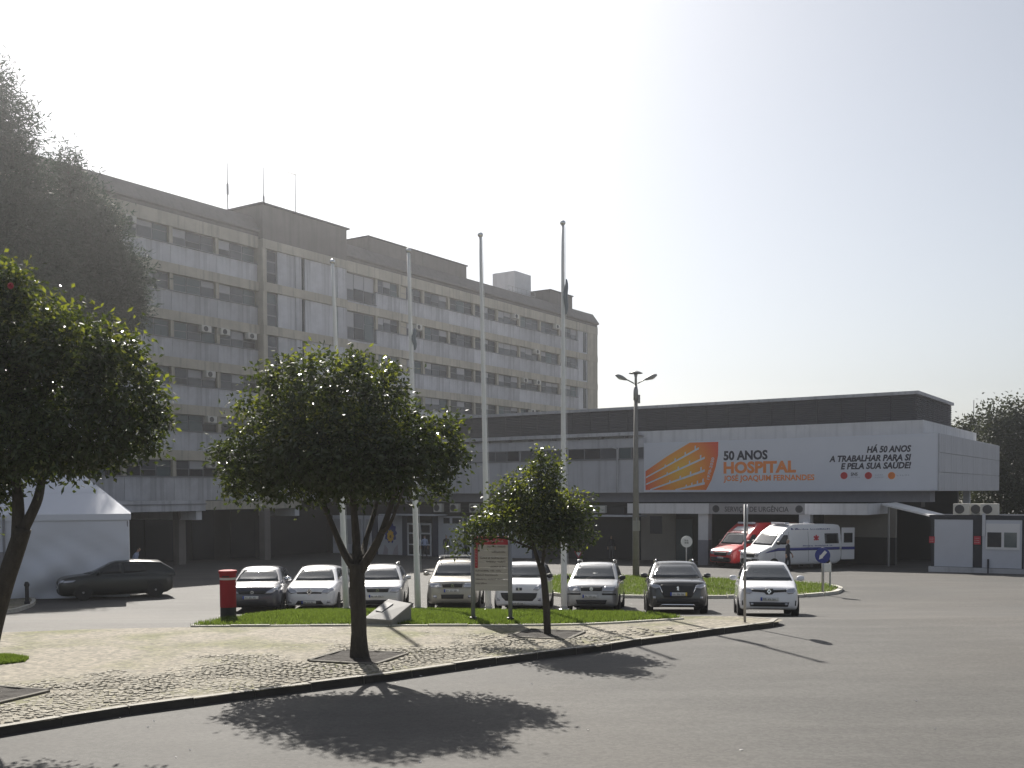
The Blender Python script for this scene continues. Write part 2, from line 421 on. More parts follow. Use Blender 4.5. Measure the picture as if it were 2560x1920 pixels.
# left corner kerb island with its bollard
cor = [gp(*p, .12) for p in ((-300, 1545), (0, 1527), (40, 1522), (75, 1512), (92, 1502), (88, 1494), (60, 1487), (0, 1484), (-300, 1486))]
sheet('corner_pavement', [(p.x, p.y) for p in cor], .10, paving, 1.2)
ck = tag(empty('corner_kerb'), kind='structure')
kerb_run(cor[:7], ck, kerb_pale, .14, .22, .9, .125, 4)

# litter of pale petals on the road
r_ = random.Random(4); mb = MB()
for px, py in ((385, 1803), (475, 1875), (440, 1893), (1050, 1905), (1260, 1868), (1470, 1825), (1330, 1710), (1052, 1690), (1190, 1672), (370, 1818), (2290, 1752), (1853, 1875), (2337, 1822), (1225, 1666), (135, 1815), (300, 1795)):
    q_ = gp(px, py, .006); a = r_.uniform(0, 6); s_ = r_.uniform(.015, .03)
    v = [(math.cos(a+k*1.57)*s_*(1 if k % 2 else .6), math.sin(a+k*1.57)*s_*(1 if k % 2 else .6), .012*(k == 1)) for k in range(4)]
    mb.add([(q_.x+x, q_.y+y, q_.z+z) for x, y, z in v]+[(q_.x, q_.y, q_.z+.012)], [(0, 1, 4), (1, 2, 4), (2, 3, 4), (3, 0, 4)])
tag(mb.build('fallen_petals', mat('petal', (.75, .72, .68), .4)), kind='stuff')
# ================================================================== HOSPITAL TOWER
spandrel_m = mat('spandrel_concrete', (.55, .55, .575), .85, var=.38, vscale=.5, streak=.5, island=.22)
band_m = mat('beige_concrete', (.50, .46, .385), .85, var=.3, vscale=.6, streak=.45)
fascia_m = mat('roof_fascia', (.19, .172, .16), .8, var=.2, vscale=.8, streak=.25)
white_m = mat('white_render', (.66, .66, .68), .8, var=.15, vscale=.7, streak=.25)
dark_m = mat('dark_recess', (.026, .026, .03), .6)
frame_m = mat('window_frame', (.22, .22, .24), .5)
g_sky = glass('pane_grey', (.10, .105, .12), .12); g_dark = glass('pane_dark', (.035, .037, .045), .1)
g_blue = glass('pane_blue', (.09, .12, .13), .12); g_pale = mat('pane_blind', (.42, .42, .44), .55)
metal_m = mat('grey_metal', (.42, .42, .42), .45, metal=.6)
TF = Frame((-23.1, 75.0), math.atan2(.833, .553))
tower = empty('hospital_tower', TF.o, TF.a, 'long grey seven storey hospital block with rows of windows and beige floor bands', 'hospital')
SL, SR = -60.0, 60.3
WT = [18.86, 15.6, 12.3, 9.04, 5.76, 2.48]; WT = [z+H for z in WT]; WH = 1.17
ZR = 21.35+H; ZG = -2.6
# core behind everything
bx('core_wall', SL, SR-.1, .34, 14, ZG, ZR-.6, spandrel_m, tower)
# ground floor glazing in the dark
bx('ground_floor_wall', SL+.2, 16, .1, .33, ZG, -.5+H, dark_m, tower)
bx('roof_slab', SL, SR-.3, 0.6, 13.5, ZR-.59, ZR-.05, fascia_m, tower)
# sloping fascia with a gutter notch
mb = MB()
for a, b in ((SL, 6.6), (16.0, SR)):
    pr = [(0.5, ZR), (-.35, ZR-1.15), (-.35, ZR-1.28), (-.1, ZR-1.34), (-.1, ZR-1.6), (.6, ZR-1.6), (.6, ZR)]
    v = [(a, y, z) for y, z in pr]+[(b, y, z) for y, z in pr]; n = len(pr)
    mb.add(v, [tuple(range(n))[::-1], tuple(range(n, 2*n))]+[(k, (k+1) % n, n+(k+1) % n, n+k) for k in range(n)])
mb.build('roof_fascia', fascia_m, tower)
# sections with windows
left_cols = [-13.82, -9.69, -5.56, -1.45, 2.66, 6.6]
right_cols = [16.2, 20.4, 23.6, 27.0, 30.95, 35.1, 39.2, 43.35, 47.5, 51.65, 55.8]
rt = random.Random(21)
RZ = 1.6
for fl, zt in enumerate(WT):
    top = ZR-RZ if fl == 0 else zt+.69
    for a, b in ((SL, 6.6), (16.0, SR)):
        bx('floor_band', a, b, -.16, .33, zt, top, band_m, tower)
    bx('floor_band', 6.6, 16.0, -.66, .33, zt, zt+.69, band_m, tower)
    low = WT[fl+1]+.69 if fl < 5 else -.4+H
    for cols in (left_cols, right_cols):
        for a, b in zip(cols, cols[1:]):
            tall = (cols is right_cols and a < 17) 
            zs = zt-WH if not tall else low+.25
            bx('spandrel_panel', a+.012, b-.012, rt.uniform(-.006, .006), .33, low, zs-.06, spandrel_m, tower)
            bx('window_sill', a, b, -.09, .2, zs-.058, zs, frame_m, tower)
            bx('pillar', a-.14, a+.14, -.05, .33, zs+.001, zt-.001, band_m, tower)
            x0, x1 = a+.14, b-.14
            if fl == 5 and cols is right_cols: continue
            wn = bx('window', x0, x1, .2, .33, zs+.001, zt-.001, frame_m, tower)
            lw = (x1-x0)/3
            for k in range(3):
                p0, p1 = -((x1-x0)/2)+k*lw+.05, -((x1-x0)/2)+(k+1)*lw-.05
                q = rt.random(); mid = .5+rt.uniform(-.12, .2); hh = zt-zs
                if cols is right_cols and 30 < a < 36 and k in (0, 2): gm = (g_dark, g_dark)
                elif cols is right_cols and 22 < a < 24 and k == 0: gm = (band_m, band_m)
                elif q < .35: gm = (g_sky, g_pale)
                elif q < .55: gm = (g_dark, g_sky)
                elif q < .75: gm = (g_blue, g_blue)
                elif q < .87: gm = (g_dark, g_pale)
                else: gm = (g_sky, g_sky)
                boxpart('pane', p1-p0, .03, hh*.93*(1-mid)-.02, gm[1], wn, ((p0+p1)/2, -.085, hh*.035+hh*.93*mid+.02))
                boxpart('pane', p1-p0, .03, hh*.93*mid-.02, gm[0], wn, ((p0+p1)/2, -.085, hh*.035))
    bx('spandrel_panel', SL, left_cols[0]-.012, 0, .33, low, zt-WH-.06, spandrel_m, tower)
    bx('window_sill', SL, left_cols[0], -.09, .2, zt-WH-.058, zt-WH, frame_m, tower)
    bx('spandrel_panel', 55.82, SR, -.02, .33, low, zt-.001, spandrel_m, tower)
    bx('window', 57.0, 57.7, -.06, .1, low+.2, zt-.05, g_dark, tower)
    bx('pillar', 58.0, SR, -.12, .33, low+.001, zt-.001, band_m, tower)
    # stair tower front between the wings
    if fl < 6:
        bx('wall_panel', 8.25, 10.1, -.48, .33, low, zt-.001, spandrel_m, tower)
        bx('pilaster', 6.6, 7.0, -.6, .33, low, zt-.001, band_m, tower)
        bx('pilaster', 10.1, 10.75, -.56, .33, low, zt-.001, spandrel_m, tower)
        bx('window', 10.76, 11.2, -.3, .33, low, zt-.001, g_dark, tower)
        bx('wall_panel', 11.2, 14.9, -.48, .33, low, zt-.001, spandrel_m, tower)
        bx('pilaster', 14.9, 16.0, -.58, .33, low, zt-.001, spandrel_m, tower)
        wn = bx('window', 7.0, 8.24, -.3, .33, low+.001, zt-.001, frame_m, tower)
        hh = zt-low
        for k in range(3):
            boxpart('pane', 1.1, .03, hh/3-.12, rt.choice((g_sky, g_dark, g_blue)), wn, (0, -.33, k*hh/3+.06))
# stair head, plant rooms and chimney on the roof
def roof_box(nm, x0, x1, y0, y1, z1, m=fascia_m, cop=True):
    bx(nm, x0, x1, y0, y1, ZR-.8, z1, m, tower)
    if cop: bx('coping', x0-.12, x1+.12, y0-.12, y1+.12, z1, z1+.1, dark_m, tower)
bx('stair_head', 6.6, 16.0, -.62, 9, WT[0]+.70, 22.15+H, fascia_m, tower)
bx('coping', 6.4, 16.2, -.8, 9.2, 22.15+H, 22.27+H, dark_m, tower)
roof_box('plant_room', TF.X(930, .3), TF.X(1173, .3), .45, 5.2, 22.5+H)
roof_box('plant_room', TF.X(1380, .3), TF.X(1435, .3), .45, 5.0, 22.7+H)
bx('chimney_stack', TF.X(1290, 3.0), TF.X(1290, 3.0)+3.3, 3.0, 6.0, ZR-.6, 24.6+H, white_m, tower)
mb = MB()
for k in range(7): mb.tube([(43.5+k*.9, 1.5, ZR-.1), (43.5+k*.9, 1.5, ZR+.9)], .03, 5)
mb.tube([(43.5, 1.5, ZR+.9), (48.9, 1.5, ZR+.9)], .03, 5); mb.tube([(43.5, 1.5, ZR+.45), (48.9, 1.5, ZR+.45)], .03, 5)
mb.build('roof_railing', metal_m, tower)
# entrance porch, second canopy, columns, beams
bx('porch_canopy', -15, -4.6, -7, .3, -1.03+H, -.36+H, spandrel_m, tower)
bx('porch_trim', -15.05, -4.55, -7.06, -6.98, -.62+H, -.56+H, frame_m, tower)
bx('entrance_canopy', -2.1, 7.0, -4, .3, -1.03+H, -.45+H, band_m, tower)
for s_, y_ in ((-5.1, -5), (2.9, -4.4), (-11, -5)): bx('column', s_-.28, s_+.28, y_-.28, y_+.28, -2.4, -1.04+H, fascia_m, tower)
bx('beam', -5.2, -4.75, -6.8, .2, -1.62+H, -1.04+H, white_m, tower)
bx('beam', 6.5, 6.95, -3.8, .2, -1.62+H, -1.04+H, white_m, tower)
for x0, x1, mm in ((-14, -10.5, g_dark), (-9.8, -8.9, band_m), (-7.9, -6.2, g_blue), (-4, -1.5, g_dark), (0, 2, g_dark), (3.6, 6, g_dark)):
    bx('entrance_glazing', x0, x1, -.02, .09, ZG+.2, -1.1+H, mm, tower)

# air conditioners hung in the tower windows
ac_case = mat('ac_case', (.62, .60, .55), .6, var=.1); fan_m = mat('fan_dark', (.06, .06, .065), .5)
def make_ac(sx, sy, sz, label, group, loc, rz):
    t = empty('air_conditioner', loc, rz, label, 'air conditioner', group)
    boxpart('case', sx, sy, sz, ac_case, t, (0, 0, 0), .015)
    mb = MB(); M = Matrix.Translation((-sx*.1, -sy/2-.004, sz/2)) @ Matrix.Rotation(math.pi/2, 4, 'X')
    mb.lathe([(sz*.40, -.004), (sz*.40, .02), (sz*.33, .024), (sz*.33, .008)], n=14, M=M); mb.build('fan_grille', fan_m, t)
    return t
ORD = ['top', 'second highest', 'third highest', 'fourth highest', 'fifth highest', 'lowest']
ac_at = [(0, 335), (2, 518), (2, 565), (2, 632), (3, 527), (4, 529), (5, 531), (0, 1290), (0, 1392), (1, 1047), (1, 1342), (2, 1312), (2, 1344), (3, 1330)]
seen = {}
side_n = ['first', 'second', 'third', 'fourth', 'fifth', 'sixth']
rows = {}
for fl, px in ac_at: rows.setdefault(fl, []).append(px)
for fl, px in ac_at:
    k = sorted(rows[fl]).index(px)
    x = TF.X(px, -.1); v = TF.M @ Vector((x, -.12, WT[fl]-.5))
    make_ac(.85, .45, .48, f'pale air conditioner in {ORD[fl]} window row of the tower, {side_n[k]} from left', 'air conditioners hung in the tower windows', v, TF.a)

# antennas
def antenna(px, top, s_y, label, yagi=False):
    x = TF.X(px, s_y); v = TF.M @ Vector((x, s_y, ZR-.1)); h = TF.Z(px, top, s_y)-ZR
    t = empty('antenna', v, TF.a, label, 'antenna', 'antennas on the tower roof')
    mb = MB(); mb.tube([(0, 0, 0), (0, 0, h)], [.055, .03], 6); mb.build('mast', metal_m, t)
    if yagi:
        mb = MB(); mb.tube([(-1.0, 0, h-.05), (.1, 0, h-.05)], .03, 5)
        for k in range(6): mb.tube([(-.95+k*.18, -.3, h-.05), (-.95+k*.18, .3, h-.05)], .015, 4)
        mb.build('aerial', metal_m, t)
    else:
        mb = MB(); mb.lathe([(.02, 0), (.09, .1), (.09, .9), (.02, 1)], (0, 0, h*.45), 8); mb.build('whip_base', metal_m, t)
antenna(580, 408, 3, 'plain whip antenna left of the stair head')
antenna(669, 418, 5, 'plain whip antenna standing on the stair head')
antenna(748, 436, 5, 'mast with a comb shaped television aerial', True)

# ================================================================== ANNEX
louvre_m = mat('louvre_grey', (.115, .112, .12), .6, var=.15, vscale=.8); louvre_d = mat('louvre_gap', (.05, .05, .055), .7)
panel_m = mat('annex_panel', (.52, .525, .56), .75, var=.15, vscale=.5, streak=.3)
beam_m = mat('annex_beam', (.25, .25, .28), .8, var=.15)
AF = Frame((17.2, 64.0), math.atan2(-.553, .833))
annex = empty('emergency_wing', AF.o, AF.a, 'low two storey emergency wing with dark louvred top and a printed banner', 'hospital wing')
XR = AF.X(2345); XL = AF.X(792)-1.5
DEP = 21.0
ZP = 0+H                       # underside of the upper wall
ZB = 3.32+H; ZU = 4.10+H; ZL = 5.85+H
gzA = -1.95
bx('upper_wall', XL, XR-.02, .06, DEP, ZP, ZB, white_m, annex)
bx('parapet_wall', XL, XR-.9, .35, 17.2, ZB, ZU, white_m, annex)
bx('eave_slab', XL, AF.X(1604), -.35, .36, ZU-.28, ZU-.06, spandrel_m, annex)
for k in range(12):
    x = AF.X(1604)-1.2-k*1.9; bx('eave_bracket', x-.06, x+.06, -.25, .34, ZU-.42, ZU-.281, frame_m, annex)
# louvred plant screen
bx('plant_screen_core', XL, XR-1.55, 1.12, 1.1+7*1.45-.05, ZU, ZL-.1, louvre_d, annex)
def louvre_mesh(wd, hh):
    mb = MB(); mb.box(-wd/2, wd/2, .05, .09, 0, hh); n = 13
    for k in range(n):
        z = k*hh/n; mb.add([(-wd/2+.02, .05, z+.01), (wd/2-.02, .05, z+.01), (wd/2-.02, -.03, z+.02), (-wd/2+.02, -.03, z+.02), (-wd/2+.02, .05, z+hh/n*.9), (wd/2-.02, .05, z+hh/n*.9)],
               [(0, 1, 2, 3), (3, 2, 5, 4), (0, 3, 4), (1, 5, 2)])
    me = bpy.data.meshes.new('louvre_panel'); me.from_pydata(mb.v, [], mb.f); me.materials.append(louvre_m); return me
wd = 1.45; lm = louvre_mesh(wd-.03, ZL-ZU-.22)
n = int((XR-1.45-XL)/wd)
for k in range(n): link('louvre_panel', lm, annex, loc=(XR-1.45-(k+.5)*wd, 1.0, ZU+.02))
for k in range(7):
    o = link('louvre_panel', lm, annex, loc=(XR-1.43, 1.1+(k+.5)*wd, ZU+.02)); o.rotation_euler = (0, 0, math.pi/2)
bx('screen_coping', XL, XR-1.3, 0.88, 1.1+7*1.45+.05, ZL-.19, ZL, spandrel_m, annex)
# front wall panels left of the banner, window strip above
BX0, BX1 = AF.X(1611), XR
x = XL; k = 0
wz0, wz1 = AF.Z(1500, 1149), AF.Z(1500, 1121)
edges_px = [792, 900, 990, 1080, 1180, 1300, 1420, 1546, 1611]
ex = [AF.X(p) for p in edges_px]; ex[0] = XL
for a, b in zip(ex, ex[1:]):
    bx('wall_panel', a+.012, b-.012, -.02, .058, ZP, wz0-.05, panel_m, annex)
    bx('window_sill', a, b-.001, -.08, .058, wz0-.048, wz0, frame_m, annex)
    bx('lintel', a, b-.001, -.06, .058, wz1, ZU-.45, panel_m, annex)
    wn = bx('window', a+.05, b-.05, 0, .057, wz0+.002, wz1-.002, frame_m, annex)
    m_ = max(2, round((b-a)/1.2)); lw = (b-a-.1)/m_
    for i in range(m_):
        boxpart('pane', lw-.08, .03, wz1-wz0-.1, rt.choice((g_dark, g_sky, g_dark, g_blue, g_pale)), wn, (-(b-a-.1)/2+(i+.5)*lw, -.03, .05))
x = AF.X(1546)
mb = MB(); mb.tube([(x, -.14, ZP), (x, -.14, wz1-.1), (x-.35, -.3, wz1+.05)], .07, 8); mb.build('drainpipe', spandrel_m, annex)
# side face: cladding panels in three courses
sy = [0, 3.4, 7.0, 10.6, 14.2, 17.8, DEP-.02]
cz = [ZP, ZP+1.08, ZP+2.2, ZB-.02]
for y0, y1 in zip(sy, sy[1:]):
    for z0, z1 in zip(cz, cz[1:]):
        bx('cladding_panel', XR-.02, XR+.06, y0+.012, y1-.012, z0+.014, z1-.014, panel_m, annex)
# recessed beam and ground floor under the overhang
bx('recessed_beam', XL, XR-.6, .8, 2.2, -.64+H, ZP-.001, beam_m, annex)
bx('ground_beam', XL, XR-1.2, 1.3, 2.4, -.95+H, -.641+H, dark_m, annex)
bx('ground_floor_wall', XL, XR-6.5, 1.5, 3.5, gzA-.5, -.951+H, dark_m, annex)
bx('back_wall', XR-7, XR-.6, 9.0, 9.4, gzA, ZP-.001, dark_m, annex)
grey_wall = mat('grey_plaster', (.30, .28, .25), .85, var=.2, vscale=.5)
bx('side_wall', AF.X(2060, 1.0), AF.X(2240, 1.0), 1.0, 1.3, .35, -.96+H, grey_wall, annex)
bx('wall_plinth', AF.X(2060, 1.0), AF.X(2240, 1.0), .95, 1.31, gzA, .349, dark_m, annex)
bx('column', XR-.9, XR-.5, 12.5, 12.9, gzA, ZP-.001, panel_m, annex)
# canopy of the emergency entrance
cy = -4.0
cx0, cx1 = AF.X(1568, cy), AF.X(2166, cy)
bx('canopy', cx0, cx1, cy+.06, .9, -1.22+H, -.72+H, beam_m, annex)
fx = [cx0, AF.X(1772, cy), AF.X(2012, cy), cx1]
fas = [white_m, mat('canopy_sign_grey', (.30, .30, .31), .7, var=.1), white_m]
for (a, b), mm in zip(zip(fx, fx[1:]), fas): bx('canopy_fascia', a+.006, b-.006, cy, cy+.058, -1.31+H, -.68+H, mm, annex)
bx('canopy_fascia', cx1-.001, cx1+.05, cy, .9, -1.31+H, -.68+H, white_m, annex)
tm = mat('lettering_dark', (.07, .07, .08), .6)
text('SERVIÇO DE URGÊNCIA', .42, (AF.X(1812, cy), cy-.012, -1.16+H), (math.pi/2, 0, 0), tm, annex, bold=.012, width=AF.X(1972, cy)-AF.X(1812, cy))
for px in (1790, 1998):
    mb = MB(); M = Matrix.Translation((AF.X(px, cy), cy-.012, -1.0+H)) @ Matrix.Rotation(math.pi/2, 4, 'X')
    mb.lathe([(.22, -.01), (.22, .008), (.15, .008), (.15, -.01)], n=18, M=M); mb.build('canopy_emblem', tm, annex)
col_w = mat('column_white', (.62, .62, .64), .75, var=.1)
for px in (1762, 2015):
    x = AF.X(px, cy+.4); bx('column', x-.32, x+.32, cy+.15, cy+.75, .2, -1.31+H, col_w, annex)
    bx('column_base', x-.33, x+.33, cy+.14, cy+.76, gzA+.2, .199, beam_m, annex)
bx('column', AF.X(1578, cy)-.02, AF.X(1578, cy)+.25, cy+.2, cy+.5, gzA, -1.31+H, beam_m, annex)
# inside the emergency bay: window, posters
bx('bay_window', AF.X(1625, 1.4), AF.X(1655, 1.4), 1.38, 1.49, .3, 1.5, g_sky, annex)
bx('bay_door', AF.X(1690, 1.4), AF.X(1730, 1.4), 1.38, 1.49, gzA+.2, 1.3, g_blue, annex)
bx('bay_wall', AF.X(1602, 1.4), AF.X(1688, 1.4), 1.44, 1.5, gzA+.2, 1.7, grey_wall, annex)

# ground floor shopfront of the wing's left half
y0 = .9
shop_white = mat('shop_panel', (.55, .56, .6), .7, var=.12, vscale=.8); post_m = mat('shop_post', (.05, .06, .10), .5)
zt = AF.Z(950, 1289, y0); zb = AF.Z(950, 1390, y0)
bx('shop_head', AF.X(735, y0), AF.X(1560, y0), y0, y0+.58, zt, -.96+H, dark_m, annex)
def shop(a, b, m, nm='shop_panel', z0=None, z1=None, d=0.0): return bx(nm, AF.X(a, y0)+.01, AF.X(b, y0)-.01, y0-.06-d, y0+.5, z0 if z0 is not None else zb, z1 if z1 is not None else zt, m, annex)
shop(738, 788, shop_white); shop(789, 832, dark_m, 'shop_door')
for a, b in ((832, 858), (862, 884), (887, 908), (911, 930)):
    w_ = shop(a, b, shop_white); 
    bx('shop_window', AF.X(a+4, y0), AF.X(b-4, y0), y0-.09, y0-.061, zb+.9, zt-.3, g_pale, annex)
shop(930, 944, post_m, 'shop_post', d=.03)
flower = shop(945, 1006, shop_white)
shop(1006, 1019, post_m, 'shop_post', d=.03)
shop(1019, 1082, dark_m, 'shop_recess')
shop(1082, 1096, post_m, 'shop_post', d=.03)
shop(1096, 1160, shop_white); shop(1161, 1168, post_m, 'shop_post', d=.03); shop(1168, 1235, shop_white)
shop(1235, 1240, post_m, 'shop_post'); shop(1240, 1330, shop_white)
shop(1330, 1345, post_m, 'shop_post'); 
for a, b in ((1110, 1125), (1132, 1156)):
    bx('shop_window', AF.X(a, y0), AF.X(b, y0), y0-.09, y0-.061, zt-.55, zt-.12, g_dark, annex)
# glazed double door with white frames
df = mat('door_frame', (.66, .66, .68), .5)
for a, b in ((1020, 1049), (1051, 1080)):
    xa, xb = AF.X(a, y0), AF.X(b, y0); dz1 = zt-.55
    dr = bx('glass_door', xa, xb, y0-.1, y0-.062, zb, dz1, g_dark, annex); wd_ = xb-xa; hh = dz1-zb
    mb = MB()
    for q in ((-wd_/2, -wd_/2+.13, 0, hh), (wd_/2-.13, wd_/2, 0, hh), (-wd_/2+.13, wd_/2-.13, 0, .25), (-wd_/2+.13, wd_/2-.13, hh-.15, hh), (-wd_/2+.13, wd_/2-.13, hh*.68, hh*.68+.12), (-wd_/2+.13, wd_/2-.13, hh*.36, hh*.36+.1)):
        mb.box(q[0], q[1], -.06, -.02, q[2], q[3])
    mb.build('door_frame', df, dr)
# sunflower poster on its panel: blue ring of petals round a yellow heart
pb = mat('print_blue', (.05, .07, .28), .6); py_ = mat('print_yellow', (.75, .45, .04), .6); pbr = mat('print_brown', (.3, .14, .03), .6); pg_ = mat('print_grey', (.42, .38, .42), .6)
fc = AF.loc(976, 1332, y0-.065)
def disc(nm, r, lift, m, petals=0, sz=1.25, dz=0.0):
    mb = MB(); k = 40; poly = []
    for i in range(k):
        a = i*2*math.pi/k; q = r*(1+.12*math.cos(petals*a)) if petals else r
        poly.append((fc.x+q*math.cos(a), fc.z+dz+sz*q*math.sin(a)))
    mb.prism(poly, y0-.064-lift, y0-.0615-lift); mb.build(nm, m, flower.parent)
disc('poster_petals', .62, .0, pb, 10); disc('poster_heart', .34, .004, py_, 9, 1.35, -.25); disc('poster_seeds', .10, .008, pbr, 0, 1.2, -.3)
mb = MB()
mb.prism([(fc.x-.8, zb+.12), (fc.x-.3, zb+.12), (fc.x-.25, zb+.55), (fc.x-.6, zb+.95)], y0-.066, y0-.062); mb.prism([(fc.x+.2, zb+.12), (fc.x+.8, zb+.12), (fc.x+.75, zb+1.0), (fc.x+.35, zb+.6)], y0-.066, y0-.062)
mb.build('poster_leaves', pg_, annex)
# small canopy over the door
mb = MB(); xa, xb = AF.X(948, y0-1.6), AF.X(1096, y0-1.2); z = zt+.02
mb.box(xa, xb, y0-1.7, y0-.07, z+.04, z+.14)
mb.build('door_canopy', shop_white, annex)
mb = MB(); xa, xb = AF.X(1475, y0-1.6), AF.X(1592, y0-1.6); mb.box(xa, xb, y0-1.7, y0-.07, z+.1, z+.2); mb.build('door_canopy', shop_white, annex)
# split units above the shopfront
for k, px in enumerate((1094, 1135, 1184)):
    v = AF.M @ Vector((AF.X(px, y0-.4), y0-.26, zt+.32))
    make_ac(.78, .34, .66, f'white outdoor unit above the shopfront, {side_n[k]} from the left', 'outdoor units above the shopfront', v, AF.a)
bx('unit_shelf', AF.X(1075, y0-.4), AF.X(1205, y0-.4), y0-.5, y0-.01, zt+.28, zt+.318, dark_m, annex)
v = AF.M @ Vector((AF.X(1497, y0-.4), y0-.26, zt+.35)); make_ac(.95, .34, .5, 'white outdoor unit over a doorway beside the lamp post', 'outdoor units above the shopfront', v, AF.a)

# ------------------------------------------------------------------ banner
bn = mat('banner_vinyl', (.66, .68, .74), .6, var=.05, vscale=.6)
ban = empty('banner', AF.M @ Vector((BX0, -.03, 0)), AF.a, 'long white printed banner with an orange building emblem across the wing', 'banner')
BW = BX1-BX0-.02; bz0 = ZP+.03; bz1 = ZB-.03
bx('vinyl_sheet', 0, BW, -.05, 0, bz0, bz1, bn, ban)
def B(px, py): p = AF.loc(px, py, -.08); return (p.x-BX0, p.z)
def z8(x, y): return (1580+x/4.424, 960+y/4.424)
logo = mat('print_orange', (.85, .27, .06), .55)
# orange to yellow print: gradient over the emblem's own width
nt_ = logo.node_tree; tc = nt_.nodes.new('ShaderNodeTexCoord'); gr = nt_.nodes.new('ShaderNodeTexGradient'); gr.gradient_type = 'SPHERICAL'
mp = nt_.nodes.new('ShaderNodeMapping'); c_ = B(*z8(540, 940)); mp.inputs['Location'].default_value = (-c_[0]*.36, 0, -c_[1]*.36); mp.inputs['Scale'].default_value = (.36, .0, .36)
rp = nt_.nodes.new('ShaderNodeValToRGB'); rp.color_ramp.elements[0].color = (.78, .11, .045, 1); rp.color_ramp.elements[1].color = (.9, .55, .05, 1)
e = rp.color_ramp.elements.new(.42); e.color = (.88, .30, .04, 1)
nt_.links.new(tc.outputs['Object'], mp.inputs[0]); nt_.links.new(mp.outputs[0], gr.inputs[0]); nt_.links.new(gr.outputs['Fac'], rp.inputs[0]); nt_.links.new(rp.outputs[0], nt_.nodes['Principled BSDF'].inputs['Base Color'])
mb = MB(); mb.prism([B(*z8(*p)) for p in ((150, 1172), (150, 965), (380, 805), (640, 648), (955, 640), (952, 790), (925, 920), (880, 1060), (820, 1172))], -.056, -.05); mb.build('emblem', logo, ban)
mb = MB()
for a, b, w_ in (((155, 1035), (740, 700), 22), ((155, 1110), (805, 805), 22), ((200, 1170), (805, 945), 24), ((480, 1170), (805, 1085), 26)):
    mb.prism([B(*z8(a[0], a[1]+8)), B(*z8(b[0], b[1]+w_)), B(*z8(b[0], b[1]-2)), B(*z8(a[0], a[1]-8))], -.06, -.0565)
    for k in range(4):
        t_ = .35+k*.19; x_ = a[0]+(b[0]-a[0])*t_; y_ = a[1]+(b[1]-a[1])*t_
        mb.prism([B(*z8(x_, y_)), B(*z8(x_+14, y_-8)), B(*z8(x_+14, y_-30-6*k)), B(*z8(x_, y_-22-6*k))], -.0605, -.057)
mb.build('emblem_lines', bn, ban)
blk = mat('print_black', (.03, .03, .05), .6); org = mat('print_letter_orange', (.86, .28, .07), .6); redp = mat('print_red', (.6, .06, .06), .6); pale = mat('print_pale', (.4, .42, .48), .6)
def btxt(s_, px0, px1, pyb, pyt, m, bold=.02, shear=0.0):
    a = B(px0, pyb); b = B(px1, pyb); t_ = B((px0+px1)/2, pyt); zmid = (a[1]+b[1])/2
    text(s_, (t_[1]-B((px0+px1)/2, pyb)[1])/.73, (a[0], -.055, B((px0+px1)/2, pyb)[1]), (math.pi/2, 0, 0), m, ban, bold=bold, shear=shear, width=b[0]-a[0])
btxt('50 ANOS', 1809, 1919, 1148.5, 1126, blk, .04); btxt('HOSPITAL', 1809, 1990, 1181, 1153, org, .045); btxt('JOSÉ JOAQUIM FERNANDES', 1809, 2036, 1201, 1187, org, .03)
btxt('HÁ 50 ANOS', 2167, 2278, 1130, 1114, blk, .04, .2); btxt('A TRABALHAR PARA SI', 2073, 2278, 1152.5, 1137, blk, .04, .2); btxt('E PELA SUA SAÚDE!', 2102, 2278, 1171.5, 1156, blk, .04, .2)
p = B(*z8(838, 1060)); o = text('1970-2020', .26, (p[0]+.1, -.061, p[1]), (math.pi/2, R(-76), 0), bn, ban, bold=.02, width=1.45)
for px, m_ in ((2110, 0), (2171, 0), (2229, 1)):
    mb = MB(); a = B(px, 1189); M = Matrix.Translation((a[0], -.052, a[1])) @ Matrix.Rotation(math.pi/2, 4, 'X')
    mb.lathe([(.21, 0), (.21, .008), (.15, .008), (.15, 0)], n=20, m=m_, M=M); mb.lathe([(.09, 0), (.09, .008)], (.02, -.02, 0), 12, m_, M); mb.build('logo_ring', [redp, org], ban)
btxt('SNS', 2127, 2144, 1189, 1181, blk, .02)
mb = MB()
for x0, x1, y_ in ((2127, 2152, 1195), (2188, 2208, 1189), (2188, 2210, 1195), (2242, 2276, 1190)):
    a, b = B(x0, y_), B(x1, y_); scribble(mb, a[0], b[0], a[1], .10, -.055, -.05, [5], 0, None, x0)
mb.build('small_print', pale, ban)

# ------------------------------------------------------------------ sloping walkway roof, hut, units
wr = empty('walkway_roof', (0, 0, 0), 0, 'thin white sloping walkway roof between the emergency wing and the hut', 'canopy')
A, Bp, Cc, Dd = at(2204, 1259, 60), at(2240, 1255.5, 60.5), at(2366, 1287, 55), at(2331, 1288.5, 54.6)
wr.location = A; mb = MB()
q = [p-A for p in (A, Bp, Cc, Dd)]; mb.add(q+[p-Vector((0, 0, .1)) for p in q], [(0,1,2,3),(7,6,5,4),(0,4,5,1),(1,5,6,2),(2,6,7,3),(3,7,4,0)])
mb.build('roof_sheet', mat('white_sheet', (.72, .72, .72), .5), wr)
for p in (A+(Bp-A)*.5, Cc+(Dd-Cc)*.5):
    p = p-A; mb = MB(); zz = gz((p+A).y)-A.z; mb.tube([(p.x, p.y, zz), (p.x, p.y, p.z-.05)], .06, 8); mb.build('post', metal_m, wr)
hb = gp(2322, 1429)
HF = Frame((hb.x, hb.y), AF.a)
hut = empty('cabin', (hb.x, hb.y, hb.z), AF.a, 'pale prefabricated cabin with a two pane window and red notices', 'cabin')
hut_w = mat('cabin_panel', (.52, .54, .60), .7, var=.1, vscale=.6); navy = mat('cabin_navy', (.02, .022, .035), .5)
def hx(px): return HF.X(px, 0)
